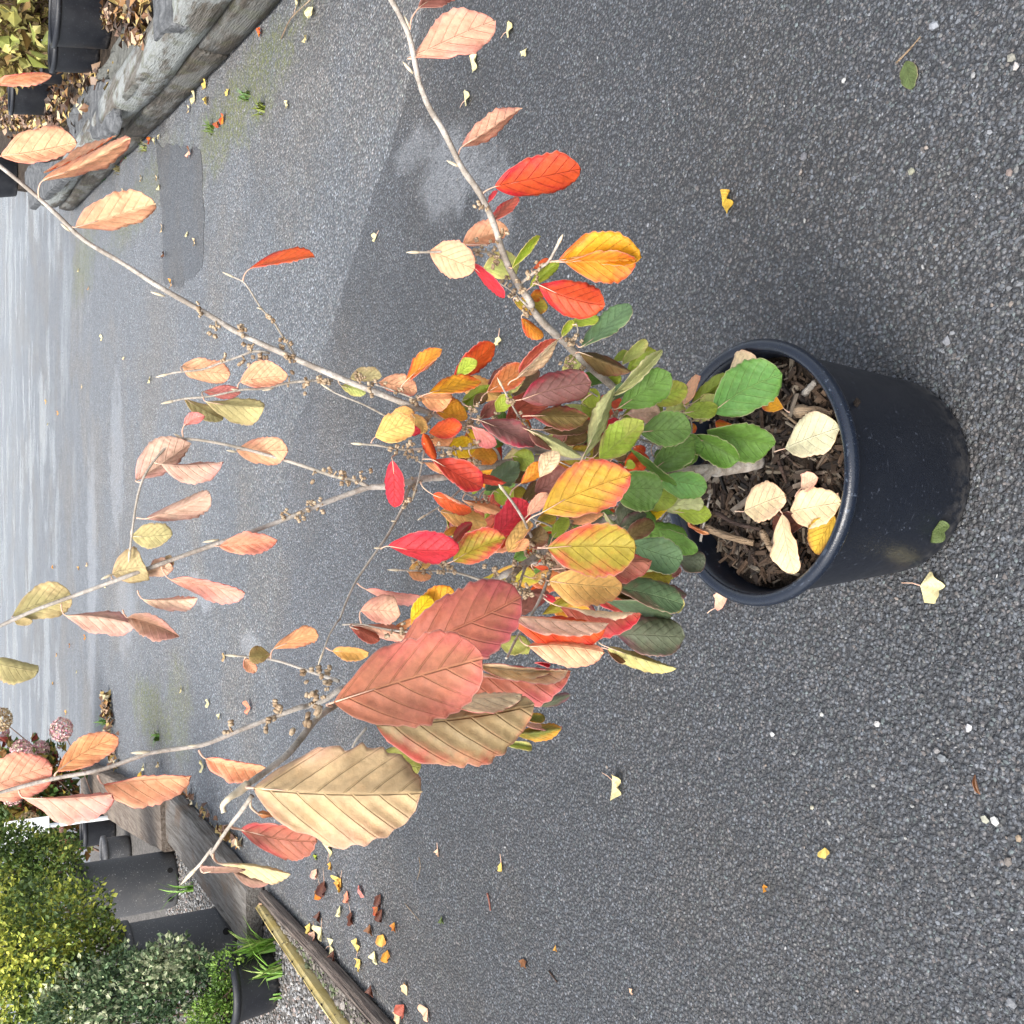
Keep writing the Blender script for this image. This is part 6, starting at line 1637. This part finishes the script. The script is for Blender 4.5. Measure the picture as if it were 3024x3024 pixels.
slab('grey rough slab at the far part of the log wall, beside the leaf litter', 'T', [(740, 1330), (960, 1000), (1090, 920), (1240, 900), (1310, 1200), (1340, 1400), (1300, 1520), (1080, 1580), (870, 1640), (780, 1480)], .318, .03, SLABM)
slab('large mossy grey slab behind the cut end of the upper log', 'T', [(1090, 905), (1220, 640), (1440, 240), (1580, 260), (1750, 560), (1600, 860), (1380, 1160), (1310, 1160), (1250, 885)], .322, .03, mat_plain('mossy slab', (.075, .075, .066), (.17, .172, .155), .9, 12, .05, 13, .25))
slab('smooth grey slab at the picture corner, nearest along the log wall', 'T', [(1735, -60), (1960, -60), (1950, 260), (1870, 380), (1760, 480), (1735, 300)], .35, .07, SLABM)
slab('pale blue grey slab at the far end of the log wall', 'A', [(135, 985), (180, 925), (400, 900), (420, 950), (300, 1080), (170, 1190)], .36, .06, SLABM)
# pots on the right bed
def bed_pot(label, v, x, y, r, h):
    q = gr(*V(v, x, y), .275)
    q = q + np.array((0, r * .8, 0))
    return round_pot('nursery_pot', label, q[0], q[1], r, h, M_POTB, r * .8, .275, .012, 'black nursery pots on the right bed')
bed_pot('black nursery pot at the picture corner, nearest on the right bed', 'T', 1300, 70, .24, .34)
bed_pot('black nursery pot half behind the nearest one, with weeds in it', 'T', 1150, 490, .19, .30)
bed_pot('small black pot beside the green seedling on the right bed', 'T', 790, 740, .15, .22)
bed_pot('black pot crossed by the peach leaf tip on the right bed', 'T', 615, 1000, .24, .36)
bed_pot('dark pot at the far end of the log wall behind a stem', 'A', 105, 985, .30, .30)
litter('leaf_litter_bed', [('T', 700, 700, 1150, 900, 110), ('T', 500, 1250, 900, 1150, 120), ('T', 150, 1250, 300, 1400, 110), ('T', 1500, 60, 1650, 200, 90), ('T', 1250, 300, 1320, 120, 40), ('T', 1560, 400, 1740, 480, 40), ('A', 20, 600, 160, 680, 60), ('A', 30, 520, 60, 700, 40), ('A', 150, 760, 330, 720, 50)], 1500, .085, LITP + [(.20, .12, .08), (.08, .05, .035), (.06, .04, .03), (.22, .16, .12)], .285, .06)
for v, x, y, lab, cs, h in (('T', 785, 720, 'small bright green seedling on the right bed', [(.08, .26, .06), (.10, .32, .08)], .16), ('T', 1250, 330, 'yellow green seedling beside the nearest nursery pot', [(.16, .26, .08), (.3, .3, .1)], .12)):
    q = gr(*V(v, x, y), .28); blades('seedling', lab, 'weed', (q[0], q[1], .28), 9, h, 1.3, cs, .018)
for v, x, y, lab, cs in (('A', 720, 890, 'weed with a red leaf at the foot of the right logs', [(.12, .26, .05), (.14, .30, .06), (.4, .04, .03)]), ('A', 600, 1015, 'green weed at the foot of the farthest right log', [(.06, .20, .05), (.08, .26, .06)]), ('A', 835, 850, 'yellow green weed with fallen leaves at the log foot', [(.2, .26, .08), (.3, .26, .1)]),
                         ('A', 1215, 735, 'mossy weed on the asphalt by the curled orange leaf', [(.10, .17, .03), (.14, .2, .04)]), ('A', 1420, 555, 'feathery weed by the middle right log', [(.10, .2, .06), (.16, .22, .06)]), ('A', 1505, 625, 'low moss clump on the asphalt right of the logs', [(.12, .16, .02), (.16, .19, .03)]), ('A', 680, 970, 'tan withered weed at the log foot', [(.3, .26, .12), (.24, .2, .08)])):
    q = gr(*V(v, x, y)); blades('weed', lab, 'weed', (q[0], q[1], 0), 26, .075, 1.3, cs, .0045)
for v, x, y, s, col, lab in (('A', 1112, 575, .085, 'paleY', 'pale fan leaf with stalk at the foot of the middle right log'), ('A', 1175, 500, .07, 'yelT', 'yellow leaf of a pair by the middle right log'), ('A', 1178, 548, .07, 'yelT', 'lower yellow leaf of the pair by the middle right log'), ('A', 1305, 507, .06, 'yelT', 'single yellow leaf out from the right logs'), ('A', 1245, 690, .06, 'brownor', 'brown leaf touching the curled orange one'), ('A', 1275, 705, .07, 'orange2', 'curled orange yellow leaf on the mossy asphalt'),
                             ('A', 1750, 195, .055, 'paleY', 'pale leaf on the dark asphalt near the nearest right log'), ('A', 1690, 45, .07, 'paleY', 'pale fan leaf on a thin twig by the nearest right log'), ('A', 1787, 40, .07, 'paleY', 'pale leaf beyond the thin twig at the top edge'), ('A', 860, 785, .075, 'orange2', 'orange leaf at the foot of the far right logs'), ('A', 885, 830, .07, 'paleY', 'pale strip leaf under the orange one at the log foot'), ('A', 910, 765, .05, 'paleY', 'pale narrow leaf right of the orange leaf'), ('A', 1075, 625, .05, 'cream', 'cream narrow leaf below the pale fan leaf'), ('A', 1480, 215, .06, 'orange2', 'orange leaf at the split in the right log')):
    fan(v, x, y, s * .8, rnd.uniform(0, 6.28), col, lab, None, z=.008, fold=.35, stalk='fan leaf' in lab)
stick('twig', 'long thin twig carrying a pale leaf by the right log', 'twig', [gr(*V('A', 1605, 220), .006), gr(*V('A', 1660, 105), .02), gr(*V('A', 1770, 0), .03)], .003, M_STK)
# yellow shrub behind the pots
ys = at_px('A', 140, 150, 8.6)
YL = (4.1, 8.3, .28)
yt = thing('yellow_leaved_shrub', 'shrub with yellow and tan autumn leaves behind the right hand pots', 'shrub', YL)
yb = blobset('A', [(60, 130, .30, 0), (150, 60, .25, .1), (190, 150, .2, .1), (40, 260, .22, 0), (70, 340, .15, 0), (-80, 150, .4, 0)], 8.5)
crown('crown', yt, yb, 2600, .07, [(.13, .085, .035), (.22, .16, .07), (.30, .23, .08), (.36, .31, .09), (.42, .37, .12)], YL)
crown('bright_leaves', yt, blobset('A', [(80, 220, .14, -.4), (170, 300, .10, -.4), (20, 100, .14, -.4)], 8.3), 60, .13, [(.40, .38, .11), (.30, .33, .08), (.44, .39, .13), (.30, .18, .06)], YL)
twigs(yt, (YL[0], YL[1], YL[2]), yb, 30, np.array(YL), M_BARKR, .008)
for (x0, y0, x1, y1, lab) in ((120, 190, 300, 230, 'short white pipe behind the yellow leaves'), (-20, 385, 230, 360, 'white pipe lying beside the pots under the yellow leaves')):
    a_, b_ = gr(*V('A', x0, y0), .45), gr(*V('A', x1, y1), .40)
    stick('white_pipe', lab, 'pipe', [a_, (a_ + b_) / 2 , b_], .022, M_WHITE, taper=1)

# pebbles lying loose near the camera
for v, x, y, r, c, lab in (('S', 1112, 260, .0105, (.62, .6, .6), 'white angular pebble on the near left asphalt, pot side'), ('S', 1625, 282, .0115, (.72, .72, .74), 'white square pebble on the asphalt, left of the pot foot'), ('S', 530, 316, .009, (.66, .66, .66), 'white oval pebble on asphalt below the lone fan leaf'), ('S', 806, 206, .007, (.66, .66, .62), 'small white pebble nearest the fan leaf'),
                           ('S', 1770, 800, .0125, (.74, .74, .72), 'largest white pebble, beside a cream pebble'), ('S', 1716, 795, .011, (.50, .50, .40), 'cream pebble touching the largest white pebble'), ('S', 752, 725, .008, (.60, .56, .42), 'round cream pebble alone on the left asphalt'), ('S', 1478, 452, .013, (.22, .24, .26), 'smooth blue grey pebble above the curled brown leaf'), ('S', 1442, 408, .010, (.30, .29, .29), 'grey pointed pebble beside the smooth blue grey one'), ('S', 1840, 1025, .012, (.24, .21, .19), 'brownish pebble near the lower right corner'), ('S', 1860, 1815, .014, (.27, .28, .30), 'long grey pebble at the bottom right corner'), ('S', 1903, 897, .009, (.42, .32, .22), 'tan pebble near the right edge'),
                           ('R', 705, 872, .011, (.20, .20, .22), 'smooth grey pebble on the right asphalt'), ('R', 928, 446, .008, (.7, .7, .68), 'white pebble on the right asphalt near the green leaf'), ('R', 1305, 955, .010, (.36, .36, .27), 'pale olive pebble on the right asphalt'), ('R', 1863, 320, .012, (.34, .33, .28), 'olive grey pebble at the far right edge'), ('R', 1885, 370, .009, (.6, .56, .54), 'pinkish white pebble under the olive grey one'), ('R', 1425, 140, .014, (.36, .38, .42), 'pale bluish stone above the green leaf'), ('R', 1848, 965, .010, (.28, .22, .2), 'reddish pebble on the right asphalt'), ('R', 1500, 1895, .012, (.30, .31, .34), 'grey pebble beside the pot on its right')):
    q = gr(*V(v, x, y), .012)
    bm = bmesh.new(); bmesh.ops.create_icosphere(bm, subdivisions=1, radius=r * .54)
    for vt in bm.verts:
        k = 1 + .6 * mnoise.noise(vt.co * (1.6 / r) + Vector((x, y, 0)))
        vt.co *= k; vt.co.z *= .6; vt.co.x *= 1.15
    o = link('pebble', bm_mesh('pebble', bm, False), None, q, [mat_plain('pebble stone', tuple(t * .5 for t in c), tuple(t * .7 for t in c), .8, 160, .001, 300)])
    o.rotation_euler = (0, 0, x * .7)
    tag(o, lab, 'pebble')
# leaf stuck low on the pot wall
th = math.atan2(-1.0, -.62)
rr = .157
fan('C', 0, 0, .030, 0, 'olvT', 'dull olive leaf stuck low on the left side of the black pot', at=(PC[0] + rr * math.cos(th), PC[1] + rr * math.sin(th), .075), stalk=False, spread=2.8, tiltm=(0, math.radians(84), th))
